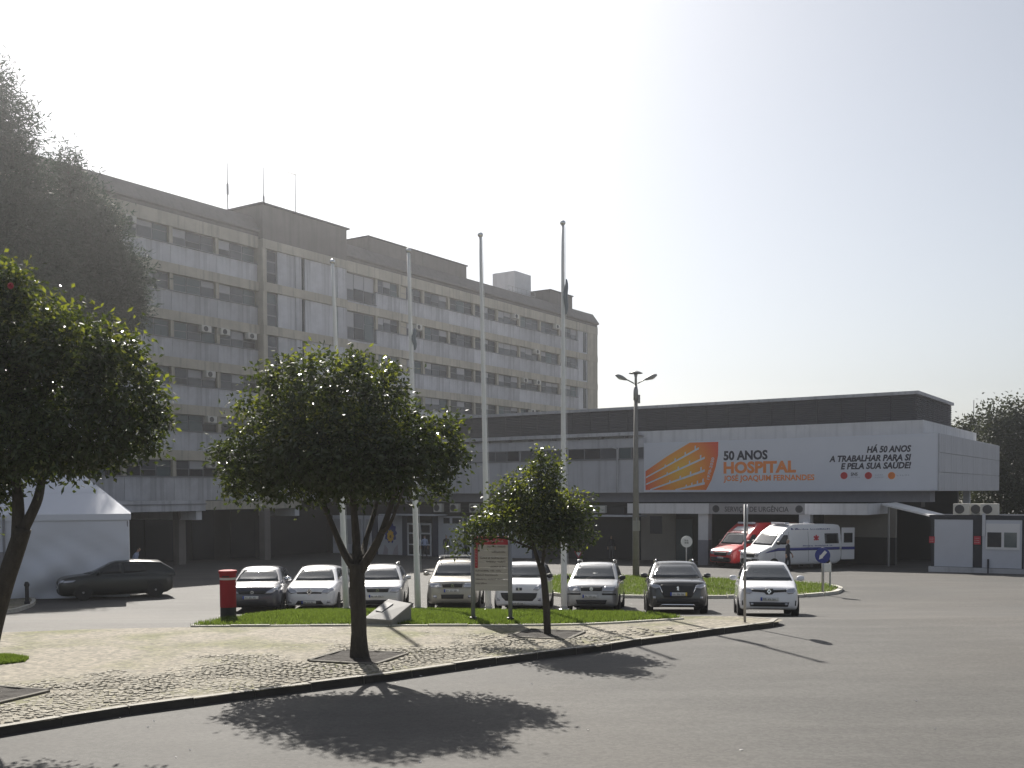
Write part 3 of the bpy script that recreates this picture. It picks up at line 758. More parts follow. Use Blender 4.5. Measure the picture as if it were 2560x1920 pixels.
def hz(px, py): return HF.Z(px, py, 0)-hb.z
zt = hz(2400, 1299); W0 = hx(2325); W1 = hx(2620)
bx('cabin_body', W0+.05, W1, .08, 2.6, .05, zt+.2, navy, hut)
bx('roof_edge', W0-.02, W1, -.02, 2.7, zt, zt+.24, navy, hut)
bx('wall_panel', hx(2337), hx(2433), 0, .079, .3, zt-.001, hut_w, hut)
bx('wall_panel', hx(2457), hx(2556), 0, .079, .3, zt-.001, hut_w, hut); bx('wall_panel', hx(2562), W1, 0, .079, .3, zt-.001, hut_w, hut)
bx('base_slab', W0-.02, W1, -.12, 2.7, -.35, .28, spandrel_m, hut)
bx('corner_post', hx(2457), hx(2465), -.1, -.001, hz(2460, 1340), zt+.32, shop_white, hut)
wf = bx('window', hx(2466), hx(2551), -.05, -.001, hz(2500, 1374), hz(2500, 1309), df, hut)
wz = hz(2500, 1368)-hz(2500, 1374); ww = hx(2551)-hx(2466)
for a, b, mm in ((2470, 2505, g_dark), (2512, 2544, g_blue)):
    boxpart('pane', hx(b)-hx(a), .02, hz(2500, 1331)-hz(2500, 1368), mm, wf, ((hx(a)+hx(b))/2-(hx(2466)+hx(2551))/2, -.03, wz))
rn = mat('notice_red', (.45, .03, .05), .6)
for a, b, c, d in ((2324, 2338, 1357, 1341), (2436, 2453, 1361, 1340)):
    nn = bx('notice', hx(a), hx(b), -.03, -.002, hz(a, c), hz(a, d), rn, hut); mb = MB(); w_ = hx(b)-hx(a); h_ = hz(a, d)-hz(a, c)
    for k in range(3): scribble(mb, -w_*.38, w_*.38, h_*(.2+.25*k), h_*.1, -.019, -.0145, [4], 0, None, k+a)
    mb.build('small_print', shop_white, nn)
mb = MB(); mb.tube([(hx(2473), -.09, -.1), (hx(2473), -.09, .75)], .05, 8); mb.build('drainpipe', navy, hut)
for k, (px, sx) in enumerate(((2404, .78), (2441, .7), (2474, .85))):
    v = HF.M @ Vector((hx(px), .45 if k == 1 else .1, hb.z+zt+.245))
    make_ac(sx, .34, .58, f'outdoor unit on the cabin roof, {side_n[k]} from the left', 'outdoor units on the cabin roof', v, AF.a)
# ================================================================== VEHICLES
def paint(name, col, metal=0., rough=.35): return mat(name, col, rough, metal=metal, coat=1.0)
tyre_m = mat('tyre_rubber', (.02, .02, .02), .85, bump=.2); rim_m = mat('wheel_rim', (.45, .45, .46), .35, metal=.8)
blackp = mat('black_plastic', (.022, .022, .024), .55); chrome = mat('chrome', (.75, .75, .77), .15, metal=1.0)
screen_m = glass('windscreen_glass', (.035, .04, .045), .07, .8); side_m = glass('side_glass', (.02, .022, .026), .06, .5)
lamp_m = mat('headlamp_glass', (.45, .46, .5), .12, metal=.5, coat=1.0); plate_m = mat('plate_white', (.62, .62, .6), .5)
plate_b = mat('plate_blue', (.03, .06, .35), .5); plate_y = mat('plate_yellow', (.75, .55, .05), .5); ink = mat('plate_ink', (.05, .05, .05), .6)
mirror_gap = mat('shut_line', (.012, .012, .014), .7)

def smooth_curve(tab, ys): return [interp(y, tab) for y in ys]
def catmull(P, sub):
    out = []
    n = len(P)
    for i in range(n-1):
        p0, p1, p2, p3 = P[max(i-1, 0)], P[i], P[i+1], P[min(i+2, n-1)]
        for k in range(sub):
            t = k/sub
            out.append(.5*((2*p1)+(p2-p0)*t+(2*p0-5*p1+4*p2-p3)*t*t+(3*p1-p0-3*p2+p3)*t*t*t))
    out.append(P[-1]); return out
def loft(mb, secs, m=0, sub=2):
    """secs: half sections bottom centre -> top centre; mirrored and closed"""
    rows = []
    for s in secs:
        h = catmull([Vector(p) for p in s], sub)
        rows.append(h+[Vector((-p.x, p.y, p.z)) for p in h[-2:0:-1]])
    n = len(rows[0]); vs = [v for r in rows for v in r]
    fs = [(i*n+k, i*n+(k+1) % n, (i+1)*n+(k+1) % n, (i+1)*n+k) for i in range(len(rows)-1) for k in range(n)]
    fs.append(tuple(range(n))[::-1]); fs.append(tuple(range((len(rows)-1)*n, len(rows)*n)))
    mb.add(vs, fs, m)
class Car:
    def __init__(s, name, label, cat, group, p, pos, yaw, pm):
        s.p = p; s.root = empty(name, pos, yaw, label, cat, group)
        # lean with the sloping ground
        fw = Vector((math.sin(yaw), -math.cos(yaw))); e = 1.2
        sl = (gz(pos[1]-fw.y*2.6)-gz(pos[1]))/2.6
        s.root.rotation_euler = (math.atan(sl)*1.0, 0, yaw)
        L, W, Hh = p['L'], p['W'], p['H']; hl, cz, cy = p['hl'], p['cz'], p['cy']
        gc = p.get('gc', .18)
        dk = p.get('deck', cz); ty = p.get('taper', .62)
        wt = p.get('wt') or [(0, .74), (.03, .82), (.10, .90), (.22, .955), (.5, .985), (.9, 1), (L-.7, 1), (L-.25, .96), (L-.05, .88), (L, .8)]
        zbt = [(0, gc+.16), (.03, gc+.06), (.1, gc+.02), (.3, gc), (L-.3, gc), (L, gc+.16)]
        ztt = p.get('zt') or [(0, hl-.22), (.03, hl-.1), (.08, hl-.03), (.16, hl+.015), (.35, hl+.06), (cy, cz), (cy+.3, cz+.03), (L-.25, dk), (L-.06, dk-.1), (L, dk-.25)]
        ys = sorted(set([0, .015, .03, .06, .1, .16, .22, .3, .42, .6, .8, cy, cy+.3, L*.5, L*.7, L-.7, L-.4, L-.25, L-.12, L-.05, L]))
        ws = smooth_curve(wt, ys); zb = smooth_curve(zbt, ys); zt = smooth_curve(ztt, ys)
        secs = []
        for y, w_, b, t in zip(ys, ws, zb, zt):
            w_ *= W; h = t-b; ex = p.get('sh', .9)
            secs.append([(0, y, b), (w_*.55, y, b), (w_*.9, y, b), (w_*.985, y, b+h*.16), (w_, y, b+h*.45), (w_*.985, y, b+h*.74), (w_*(ex+.045), y, b+h*.9), (w_*(ex-.04), y, t-.012), (w_*.55, y, t+.01), (0, y, t+.02)])
        bm = MB(); loft(bm, secs)
        # cabin
        wy, ry = p['wy'], p['ry']
        zr = p.get('zr') or [(cy-.06, cz-.12), (cy, cz-.03), (wy, Hh-.075), (wy+.2, Hh-.02), ((wy+ry)/2, Hh), (ry, Hh-.07), (p['ty'], cz+.12), (p['ty']+.05, cz-.1)]
        ys2 = sorted(set([y for y, _ in zr]+[cy+(wy-cy)*k/6 for k in range(1, 6)]+[wy+(ry-wy)*k/4 for k in range(1, 4)]+[ry+(p['ty']-ry)*k/4 for k in range(1, 4)]+[wy-.05, wy+.07, wy+.12]))
        secs = []; wb = W*p.get('wb', .93); wr = W*p.get('wr', .73); zbase = cz-.14
        for y in ys2:
            z = interp(y, zr); f = max(0, min(1, (z-zbase)/(Hh-zbase))); we = wb-(wb-wr)*f**1.15
            c = .03+.05*f
            secs.append([(0, y, zbase), (wb*.6, y, zbase), (wb, y, zbase), (wb-(wb-we)*.5+.015, y, zbase+(z-zbase)*.5), (we+.012, y, z-c), (we-.06, y, z-.014), (we*.55, y, z+.012), (0, y, z+.022)])
        loft(bm, secs)
        s.pm = pm
        s.tree = BVHTree.FromPolygons([Vector(v) for v in bm.v], bm.f)
        s.body = bm.build('body', pm, s.root, smooth=True)
        md = s.body.modifiers.new('split', 'EDGE_SPLIT'); md.split_angle = R(50)
    def hit(s, a, b, view):
        if view == 'F': o, d = Vector((a, -3, b)), Vector((0, 1, 0))
        elif view == 'R': o, d = Vector((4, a, b)), Vector((-1, 0, 0))
        elif view == 'L': o, d = Vector((-4, a, b)), Vector((1, 0, 0))
        elif view == 'T': o, d = Vector((a, b, 5)), Vector((0, 0, -1))
        l, n, i, dd = s.tree.ray_cast(o, d)
        if l is None: return None, d
        if n.dot(d) > 0: n = -n
        return l, d
    def patch(s, name, m, poly, view='F', lift=.012, step=.08, mirror=False, parent=None, label=None):
        out = []
        for sg in ((1, -1) if mirror else (1,)):
            vw = view
            if mirror and view in 'RL': vw = 'R' if sg == 1 else 'L'; pl = poly
            else: pl = [(x*sg, z) for x, z in poly]
            if sg == -1 and view in 'FT': pl = pl[::-1]
            v, f = cdt(pl, step); mb = MB(); top = []; bot = []; last = None
            pts = []
            for q in v:
                l, d = s.hit(q.x, q.y, vw)
                pts.append(l)
            # a point that misses the shell takes the depth of its nearest neighbour that hits
            ok = [(i, p) for i, p in enumerate(pts) if p is not None]
            if not ok: continue
            for i, q in enumerate(v):
                l = pts[i]
                if l is None:
                    j, pp = min(ok, key=lambda t: (v[t[0]]-q).length)
                    if vw == 'F': l = Vector((q.x, pp.y, q.y))
                    elif vw == 'T': l = Vector((q.x, q.y, pp.z))
                    else: l = Vector((pp.x, q.x, q.y))
                top.append(l-d*lift); bot.append(l+d*.02)
            n = len(v)
            # orient faces towards the viewer
            fs = [tuple(x) for x in f]
            if not fs: continue
            a, b, c = (top[i] for i in fs[0][:3]); 
            if (b-a).cross(c-a).dot(d) > 0: fs = [x[::-1] for x in fs]
            cnt = {}
            for x in fs:
                for i in range(len(x)):
                    e = (x[i], x[(i+1) % len(x)]); cnt[e] = 1
            rim = [e for e in cnt if (e[1], e[0]) not in cnt]
            mb.add(top+bot, fs+[(b, a, a+n, b+n) for a, b in rim])
            o = mb.build(name, m, parent or s.root)
            me = o.data; nf = len(fs); fl = [i < nf for i in range(len(me.polygons))]; me.polygons.foreach_set('use_smooth', fl)
            if label: o['label'] = label
            out.append(o)
        return out
    def wheels(s, ys, r, wdt=.2, inset=None):
        W = s.p['W']
        for y in ys:
            for sg in (1, -1):
                x = sg*(W+.012-wdt/2)
                wh = empty('wheel', (x, y, r)); wh.parent = s.root
                M = Matrix.Rotation(math.pi/2*sg, 4, 'Y')
                mb = MB(); mb.lathe([(r*.62, -wdt/2), (r*.93, -wdt/2), (r, -wdt*.36), (r, wdt*.36), (r*.93, wdt/2), (r*.62, wdt/2)], n=22, M=M); mb.build('tyre', tyre_m, wh, smooth=False)
                mb = MB(); mb.lathe([(r*.64, wdt*.3), (r*.64, wdt/2-.005), (r*.58, wdt/2), (r*.54, wdt*.36), (r*.2, wdt*.40), (r*.14, wdt*.5), (.01, wdt*.5)], n=20, M=M)
                mb.build('rim', rim_m, wh)
                s.patch('wheel_arch', blackp, [(y+r*1.2*math.cos(k*math.pi/9), max(s.p.get('gc', .18)+.03, r*.55+r*1.2*math.sin(k*math.pi/9))) for k in range(10)][::1], 'R' if sg == 1 else 'L', .004, .12)
    def mirrors(s, y, z, m=None, size=1.0, dx=0.0):
        for sg in (1, -1):
            mb = MB(); x = sg*(s.p['W']*.95+.07+dx)
            pr = []
            for k in range(5):
                t = k/4; pr.append((.095*size*math.sin(math.pi*(.15+.7*t))**.6, (t-.5)*.2*size))
            M = Matrix.Translation((x+sg*.03, y, z)) @ Matrix.Rotation(math.pi/2, 4, 'Y') @ Matrix.Scale(.75, 4, (0, 1, 0))
            mb.lathe([(r_*.8, h_) for r_, h_ in pr], n=12, M=M)
            mb.box(min(x-sg*.12, x), max(x-sg*.12, x), y-.02, y+.03, z-.05, z-.02, 0)
            mb.build('wing_mirror', m or s.pm, s.root, smooth=True)
    def plate(s, x, z, w_=.46, h=.1, yellow=False, seed=1):
        o = s.patch('number_plate', plate_m, [(x-w_/2, z), (x+w_/2, z), (x+w_/2, z+h), (x-w_/2, z+h)], 'F', .028, .1)
        if not o: return
        s.patch('plate_band', plate_b, [(x-w_/2, z), (x-w_/2+.05, z), (x-w_/2+.05, z+h), (x-w_/2, z+h)], 'F', .031, .1, parent=o[0])
        if yellow: s.patch('plate_band', plate_y, [(x+w_/2-.05, z), (x+w_/2, z), (x+w_/2, z+h), (x+w_/2-.05, z+h)], 'F', .031, .1, parent=o[0])
        l, d = s.hit(x, z+h/2, 'F'); mb = MB(); scribble(mb, x-w_*.34, x+w_*.36, z+h*.2, h*.6, l.y-.034, l.y-.025, [2, 2, 2], 0, None, seed); mb.build('plate_print', ink, o[0])
    def front(s, ws, hl=None, grille=None, intake=None, fogs=None):
        s.patch('windscreen', screen_m, ws, 'F', .008, .12)
        if hl: s.patch('headlight', lamp_m, hl, 'F', .014, .05, mirror=True)
        if grille: s.patch('grille', blackp, grille, 'F', .012, .07)
        if intake: s.patch('lower_intake', blackp, intake, 'F', .012, .07)
        if fogs: s.patch('fog_lamp', lamp_m, fogs, 'F', .018, .05, mirror=True)
    def sides(s, wins, doors=(), handles=()):
        for w_ in wins: s.patch('side_window', side_m, w_, 'R', .008, .14, mirror=True)
        for y, z0, z1 in doors: s.patch('door_seam', mirror_gap, [(y-.007, z0), (y+.007, z0), (y+.007, z1), (y-.007, z1)], 'R', .003, .15, mirror=True)
        for y, z in handles: s.patch('door_handle', s.pm, [(y-.09, z-.012), (y+.09, z-.012), (y+.09, z+.016), (y-.09, z+.016)], 'R', .03, .1, mirror=True)
    def tailights(s, z0, z1): pass
    def rails(s, x, y0, y1, z, m, cross=()):
        for sg in (1, -1):
            mb = MB(); mb.tube([(sg*x, y0, z-.05), (sg*x, y0+.06, z), (sg*x, (y0+y1)/2, z+.02), (sg*x, y1-.06, z), (sg*x, y1, z-.06)], .022, 6); mb.build('roof_rail', m, s.root, smooth=True)
        for y in cross: mb = MB(); mb.box(-x-.05, x+.05, y-.035, y+.035, z+.03, z+.065); mb.build('roof_bar', m, s.root)
    def wipers(s, x0, z0):
        for a, b in (((x0, z0), (x0+.45, z0+.05)), ((x0+.5, z0), (x0+.9, z0+.06))):
            la, _ = s.hit(*a, 'F'); lb, _ = s.hit(*b, 'F')
            if la and lb: mb = MB(); mb.tube([la+Vector((0, -.02, .005)), lb+Vector((0, -.02, .005))], .009, 5); mb.build('wiper', blackp, s.root)
def diamond(s, x, z, r, m=chrome):
    """ring shaped lozenge on the nose"""
    l, _ = s.hit(x, z, 'F'); mb = MB(); y = l.y-.035
    o = [(x, z+r*1.25), (x+r, z), (x, z-r*1.25), (x-r, z)]; i = [(x, z+r*.55), (x+r*.42, z), (x, z-r*.55), (x-r*.42, z)]
    for k in range(4):
        k2 = (k+1) % 4; mb.prism([o[k], i[k], i[k2], o[k2]], y, y+.05)
    mb.build('front_emblem', m, s.root)
def disc_emblem(s, x, z, r, m=chrome, bar=False):
    l, _ = s.hit(x, z, 'F'); mb = MB(); M = Matrix.Translation((x, l.y-.01, z)) @ Matrix.Rotation(math.pi/2, 4, 'X')
    mb.lathe([(r, 0), (r, .02), (r*.72, .02), (r*.72, 0)], n=16, M=M)
    if bar:
        mb.prism([(x-r*.5, z-r*.6), (x-r*.25, z-r*.6), (x-r*.1, z+r*.6), (x-r*.35, z+r*.6)], l.y-.03, l.y); mb.prism([(x+r*.15, z-r*.6), (x+r*.4, z-r*.6), (x+r*.5, z+r*.6), (x+r*.25, z+r*.6)], l.y-.03, l.y)
        mb.prism([(x-r*.3, z-r*.1), (x+r*.35, z-.1*r), (x+r*.35, z+r*.12), (x-r*.3, z+r*.12)], l.y-.03, l.y)
    mb.build('front_emblem', m, s.root)
def crest(s, x, z, r, m=chrome):
    """small upright animal-like crest, as a plain shape"""
    l, _ = s.hit(x, z, 'F'); mb = MB()
    mb.prism([(x-r*.5, z-r), (x-.05*r, z-r*.7), (x+r*.2, z-r), (x+r*.6, z-r*.9), (x+r*.25, z-r*.3), (x+r*.5, z+r*.2), (x+r*.15, z+r), (x-r*.4, z+r*.8), (x-r*.7, z+r*.3), (x-r*.2, z+r*.2), (x-r*.35, z-r*.3)], l.y-.04, l.y+.01); mb.build('front_emblem', m, s.root)

def place(px, Y): a = at(px, 1500, Y); return (a.x, Y, gz(Y))
GP = 'cars parked nose out behind the grass strip'
white_p = paint('paint_white', (.72, .72, .74)); silver_p = paint('paint_silver', (.36, .36, .365), .5, .34); beige_p = paint('paint_beige_silver', (.34, .32, .28), .45, .36); pearl_p = paint('paint_pale_silver', (.5, .5, .51), .35, .34)
dark_p = paint('paint_graphite', (.028, .029, .03), .3, .3); blue_p = paint('paint_dark_violet', (.045, .045, .06), .35, .3); green_p = mat('paint_dark_green', (.006, .009, .009), .3, coat=.35)

# white city car with the dark moustache grille
c = Car('parked_car', 'white city car with dark moustache grille, parked alone at the kerb end', 'car', GP, dict(L=3.6, W=.82, H=1.55, hl=.80, cz=1.0, cy=.72, wy=1.5, ry=3.0, ty=3.5, wr=.70), place(1923, 28.3), R(-10), white_p)
c.front([(-.68, .985), (.68, .985), (.60, 1.25), (.51, 1.435), (-.51, 1.435), (-.60, 1.25)], [(.44, .66), (.52, .62), (.64, .63), (.71, .70), (.70, .79), (.62, .80), (.48, .75)], [(-.47, .68), (-.13, .655), (-.08, .60), (.08, .60), (.13, .655), (.47, .68), (.47, .745), (.12, .725), (.10, .76), (-.10, .76), (-.12, .725), (-.47, .745)], [(-.5, .27), (.5, .27), (.53, .39), (-.53, .39)], [(.42, .305), (.49, .305), (.49, .365), (.42, .365)])
diamond(c, 0, .685, .06); c.plate(.01, .425, .48, .095, seed=4)
c.patch('side_vent', blackp, [(.69, .30), (.72, .30), (.73, .44), (.70, .44)], 'F', .01, .06, mirror=True)
c.sides([[(1.05, 1.02), (1.75, 1.02), (1.75, 1.42), (1.55, 1.4)], [(1.83, 1.02), (2.7, 1.04), (2.6, 1.36), (1.83, 1.42)]], [(.95, .3, .95), (1.79, .3, 1.0), (2.6, .5, 1.0)], [(1.62, .88)])
c.wheels((.62, 3.05), .3, .19); c.mirrors(1.0, 1.06, dx=.05); c.wipers(-.5, 1.0)
c.patch('dashboard_paper', plate_m, [(-.5, 1.01), (-.28, 1.01), (-.27, 1.06), (-.49, 1.06)], 'F', .011, .1)

# graphite crossover
c = Car('parked_car', 'dark graphite crossover with yellow banded plate left of the white city car', 'car', GP, dict(L=4.45, W=.92, H=1.62, hl=.95, cz=1.08, cy=1.05, wy=1.85, ry=3.6, ty=4.35, wr=.70, gc=.2), place(1695, 31.0), R(-6), dark_p)
c.front([(-.72, 1.09), (.72, 1.09), (.62, 1.32), (.53, 1.50), (-.53, 1.50), (-.62, 1.32)], [(.50, .80), (.66, .76), (.86, .84), (.88, .93), (.74, .91), (.56, .87)], [(-.40, .50), (.40, .50), (.54, .72), (.50, .88), (-.50, .88), (-.54, .72)], [(-.66, .33), (.66, .33), (.6, .45), (-.6, .45)], [(.66, .46), (.74, .46), (.74, .53), (.66, .53)])
c.patch('skid_plate', chrome, [(-.55, .235), (.55, .235), (.46, .30), (-.46, .30)], 'F', .016, .1)
c.patch('chrome_trim', chrome, [(.44, .62), (.47, .62), (.56, .86), (.53, .86)], 'F', .02, .06, mirror=True)
crest(c, 0, .77, .065); c.plate(.02, .545, .50, .105, True, 5)
c.sides([[(1.35, 1.12), (2.2, 1.12), (2.2, 1.50), (1.95, 1.47)], [(2.28, 1.12), (3.1, 1.12), (3.0, 1.50), (2.28, 1.52)], [(3.2, 1.14), (3.7, 1.2), (3.5, 1.42), (3.1, 1.48)]], [(1.2, .35, 1.0), (2.24, .35, 1.1), (3.15, .5, 1.1)], [(2.05, .98), (2.95, .98)])
c.wheels((.85, 3.5), .345, .22); c.mirrors(1.3, 1.16); c.rails(.58, 1.9, 3.8, 1.66, chrome); c.wipers(-.55, 1.1)

# silver mini MPV
c = Car('parked_car', 'silver mini van with black bumper strips and roof rails beside the right flagpole', 'car', GP, dict(L=4.0, W=.87, H=1.60, hl=.86, cz=1.04, cy=.95, wy=1.75, ry=3.4, ty=3.95, wr=.74, sh=.92), place(1478, 33.0), R(-9), silver_p)
c.front([(-.69, 1.05), (.69, 1.05), (.62, 1.28), (.55, 1.475), (-.55, 1.475), (-.62, 1.28)], [(.36, .66), (.72, .66), (.78, .74), (.76, .84), (.42, .83)], [(-.33, .68), (.33, .68), (.35, .81), (-.35, .81)], [(-.45, .26), (.45, .26), (.50, .40), (-.50, .40)])
c.patch('bumper_strip', blackp, [(.34, .555), (.78, .555), (.79, .61), (.34, .61)], 'F', .02, .1, mirror=True)
disc_emblem(c, 0, .745, .055, bar=True); c.plate(-.03, .46, .50, .10, seed=6)
c.sides([[(1.2, 1.06), (2.05, 1.06), (2.05, 1.50), (1.8, 1.46)], [(2.13, 1.06), (3.0, 1.08), (2.9, 1.48), (2.13, 1.51)]], [(1.1, .3, 1.0), (2.09, .3, 1.05), (3.0, .5, 1.05)], [(1.9, .9), (2.8, .9)])
c.wheels((.75, 3.35), .30, .2); c.mirrors(1.15, 1.1, blackp); c.rails(.6, 1.8, 3.5, 1.66, metal_m); c.wipers(-.5, 1.06)
c.patch('parking_paper', plate_m, [(-.05, 1.22), (.12, 1.22), (.12, 1.245), (-.05, 1.245)], 'F', .011, .1)

# small white car with the wide smiling intake
c = Car('parked_car', 'small tall white car with wide smiling black intake behind the directory sign', 'car', GP, dict(L=3.75, W=.85, H=1.6, hl=.90, cz=1.08, cy=.8, wy=1.5, ry=3.1, ty=3.7, wr=.76, sh=.92), place(1297, 33.6), R(-7), white_p)
c.front([(-.70, 1.09), (.70, 1.09), (.65, 1.3), (.58, 1.50), (-.58, 1.50), (-.65, 1.3)], [(.46, .72), (.62, .70), (.74, .80), (.76, .92), (.66, .90), (.52, .80)], None, [(-.44, .36), (.44, .36), (.56, .48), (.60, .62), (-.60, .62), (-.56, .48)], [(.62, .36), (.71, .36), (.71, .46), (.62, .46)])
c.patch('badge_field', blue_p, [(-.10, .70), (.10, .70), (.10, .79), (-.10, .79)], 'F', .01, .06); crest(c, 0, .745, .05); c.plate(-.02, .23, .46, .095, seed=7)
c.sides([[(1.1, 1.1), (2.2, 1.1), (2.15, 1.50), (1.55, 1.46)], [(2.28, 1.1), (3.2, 1.14), (3.0, 1.46), (2.28, 1.5)]], [(1.0, .3, 1.0), (2.24, .3, 1.1)], [(2.05, .95)])
c.wheels((.7, 3.05), .3, .19); c.mirrors(1.1, 1.15, blackp); c.wipers(-.5, 1.1)

# beige silver off-roader with roof bars
c = Car('parked_car', 'pale beige off-roader with black roof bars just left of the directory sign', 'car', GP, dict(L=4.25, W=.88, H=1.66, hl=.98, cz=1.12, cy=1.05, wy=1.75, ry=3.7, ty=4.15, wr=.74, sh=.92, gc=.24), place(1131, 34.3), R(-1), beige_p)
c.front([(-.71, 1.13), (.71, 1.13), (.65, 1.34), (.58, 1.54), (-.58, 1.54), (-.65, 1.34)], [(.36, .78), (.70, .78), (.78, .86), (.76, .94), (.42, .93)], [(-.32, .79), (.32, .79), (.34, .91), (-.34, .91)], [(-.36, .42), (.36, .42), (.38, .56), (-.38, .56)], [(.52, .44), (.64, .44), (.64, .53), (.52, .53)])
c.plate(-.03, .63, .50, .105, seed=8); disc_emblem(c, 0, .85, .05)
c.sides([[(1.3, 1.15), (2.15, 1.15), (2.15, 1.55), (1.85, 1.52)], [(2.23, 1.15), (3.05, 1.15), (3.0, 1.55), (2.23, 1.56)], [(3.15, 1.17), (3.85, 1.2), (3.7, 1.5), (3.12, 1.54)]], [(1.2, .4, 1.05), (2.19, .4, 1.12), (3.1, .55, 1.12)], [(2.0, 1.0), (2.9, 1.0)])
c.wheels((.8, 3.35), .345, .22); c.mirrors(1.3, 1.2, dx=.05); c.rails(.58, 1.8, 3.8, 1.73, metal_m, (2.1, 3.2)); c.wipers(-.5, 1.14)

# white estate behind the big tree trunk
c = Car('parked_car', 'pale silver estate car half hidden by the biggest tree trunk', 'car', GP, dict(L=4.3, W=.86, H=1.47, hl=.82, cz=.98, cy=1.05, wy=1.8, ry=3.6, ty=4.2, wr=.70), place(944, 34.6), R(3), pearl_p)
c.front([(-.68, .99), (.68, .99), (.60, 1.2), (.52, 1.36), (-.52, 1.36), (-.60, 1.2)], [(.40, .64), (.66, .62), (.76, .72), (.74, .80), (.48, .76)], [(-.34, .64), (.34, .64), (.38, .76), (-.38, .76)], [(-.42, .24), (.42, .24), (.5, .38), (-.5, .38)], [(.58, .29), (.68, .29), (.68, .37), (.58, .37)])
c.plate(-.05, .46, .48, .095, seed=9); disc_emblem(c, 0, .70, .05)
c.sides([[(1.3, 1.0), (2.15, 1.0), (2.15, 1.37), (1.85, 1.34)], [(2.23, 1.0), (3.05, 1.0), (3.0, 1.37), (2.23, 1.38)]], [(1.2, .3, .95), (2.19, .3, 1.0), (3.1, .5, 1.0)], [(2.0, .88), (2.9, .88)])
c.wheels((.82, 3.4), .31, .2); c.mirrors(1.3, 1.06, dx=.04); c.rails(.53, 1.9, 3.7, 1.52, metal_m); c.wipers(-.5, 1.0)

# white hatchback with a big lozenge
c = Car('parked_car', 'white hatchback with large lozenge emblem between the red post box and first flagpole', 'car', GP, dict(L=4.05, W=.87, H=1.45, hl=.80, cz=.97, cy=1.0, wy=1.75, ry=3.45, ty=3.97, wr=.69), place(773, 34.6), R(1), white_p)
c.front([(-.68, .98), (.68, .98), (.60, 1.18), (.51, 1.34), (-.51, 1.34), (-.60, 1.18)], [(.40, .64), (.60, .60), (.80, .72), (.80, .80), (.66, .79), (.48, .73)], [(-.40, .60), (.40, .60), (.42, .65), (.15, .66), (-.15, .66), (-.42, .65)], [(-.48, .24), (.48, .24), (.38, .37), (-.38, .37)], [(.58, .28), (.70, .30), (.70, .38), (.60, .37)])
diamond(c, 0, .66, .095); c.plate(-.02, .265, .48, .095, seed=10)
c.sides([[(1.25, 1.0), (2.1, 1.0), (2.1, 1.36), (1.85, 1.33)], [(2.18, 1.0), (3.0, 1.06), (2.8, 1.33), (2.18, 1.37)]], [(1.15, .3, .95), (2.14, .3, 1.0), (3.0, .5, 1.0)], [(1.95, .88), (2.75, .92)])
c.wheels((.82, 3.4), .31, .2); c.mirrors(1.25, 1.05, dx=.04); c.wipers(-.5, 1.0)

# dark hatchback behind the post box
c = Car('parked_car', 'dark violet grey hatchback directly behind the red post box', 'car', GP, dict(L=4.2, W=.89, H=1.49, hl=.84, cz=1.0, cy=1.0, wy=1.8, ry=3.6, ty=4.12, wr=.70), place(630, 33.6), R(5), blue_p)
c.front([(-.70, 1.01), (.70, 1.01), (.62, 1.22), (.52, 1.38), (-.52, 1.38), (-.62, 1.22)], [(.42, .64), (.60, .63), (.84, .78), (.84, .86), (.70, .82), (.50, .72)], [(-.42, .62), (.42, .62), (.44, .73), (-.44, .73)], [(-.52, .24), (.52, .24), (.48, .40), (-.48, .40)])
c.plate(-.05, .46, .50, .10, seed=11); disc_emblem(c, 0, .68, .05)
c.sides([[(1.3, 1.03), (2.15, 1.03), (2.15, 1.40), (1.9, 1.37)], [(2.23, 1.03), (3.1, 1.08), (2.9, 1.36), (2.23, 1.41)]], [(1.2, .3, .98), (2.19, .3, 1.03), (3.1, .5, 1.03)], [(2.0, .9), (2.85, .93)])
c.wheels((.85, 3.5), .32, .21); c.mirrors(1.3, 1.08, chrome, dx=.04); c.wipers(-.5, 1.02)

# dark car beside the marquee
pos = at(143, 1480, 40.0); pos = (pos.x, 40.0, gz(40.0))
c = Car('parked_car', 'dark green hatchback parked side on beside the white marquee', 'car', None, dict(L=4.2, W=.88, H=1.47, hl=.84, cz=.98, cy=1.0, wy=1.9, ry=3.75, ty=4.22, wr=.70), pos, R(-62), green_p)
c.front([(-.68, .99), (.68, .99), (.60, 1.2), (.52, 1.35), (-.52, 1.35), (-.60, 1.2)], [(.45, .64), (.62, .63), (.83, .74), (.83, .82), (.66, .79)], [(-.4, .62), (.4, .62), (.42, .72), (-.42, .72)], [(-.5, .24), (.5, .24), (.46, .38), (-.46, .38)])
c.plate(0, .45, .48, .095, seed=12)
c.sides([[(1.4, 1.0), (2.25, 1.0), (2.25, 1.38), (1.98, 1.35)], [(2.33, 1.0), (3.2, 1.04), (2.95, 1.36), (2.33, 1.39)]], [(1.25, .3, .95), (2.29, .3, 1.0), (3.2, .5, 1.0)], [(2.1, .88), (3.0, .9)])
c.patch('headlight_side', lamp_m, [(.12, .66), (.5, .72), (.6, .79), (.2, .78)], 'R', .012, .08, mirror=True)
c.wheels((.85, 3.5), .31, .2); c.mirrors(1.4, 1.06)

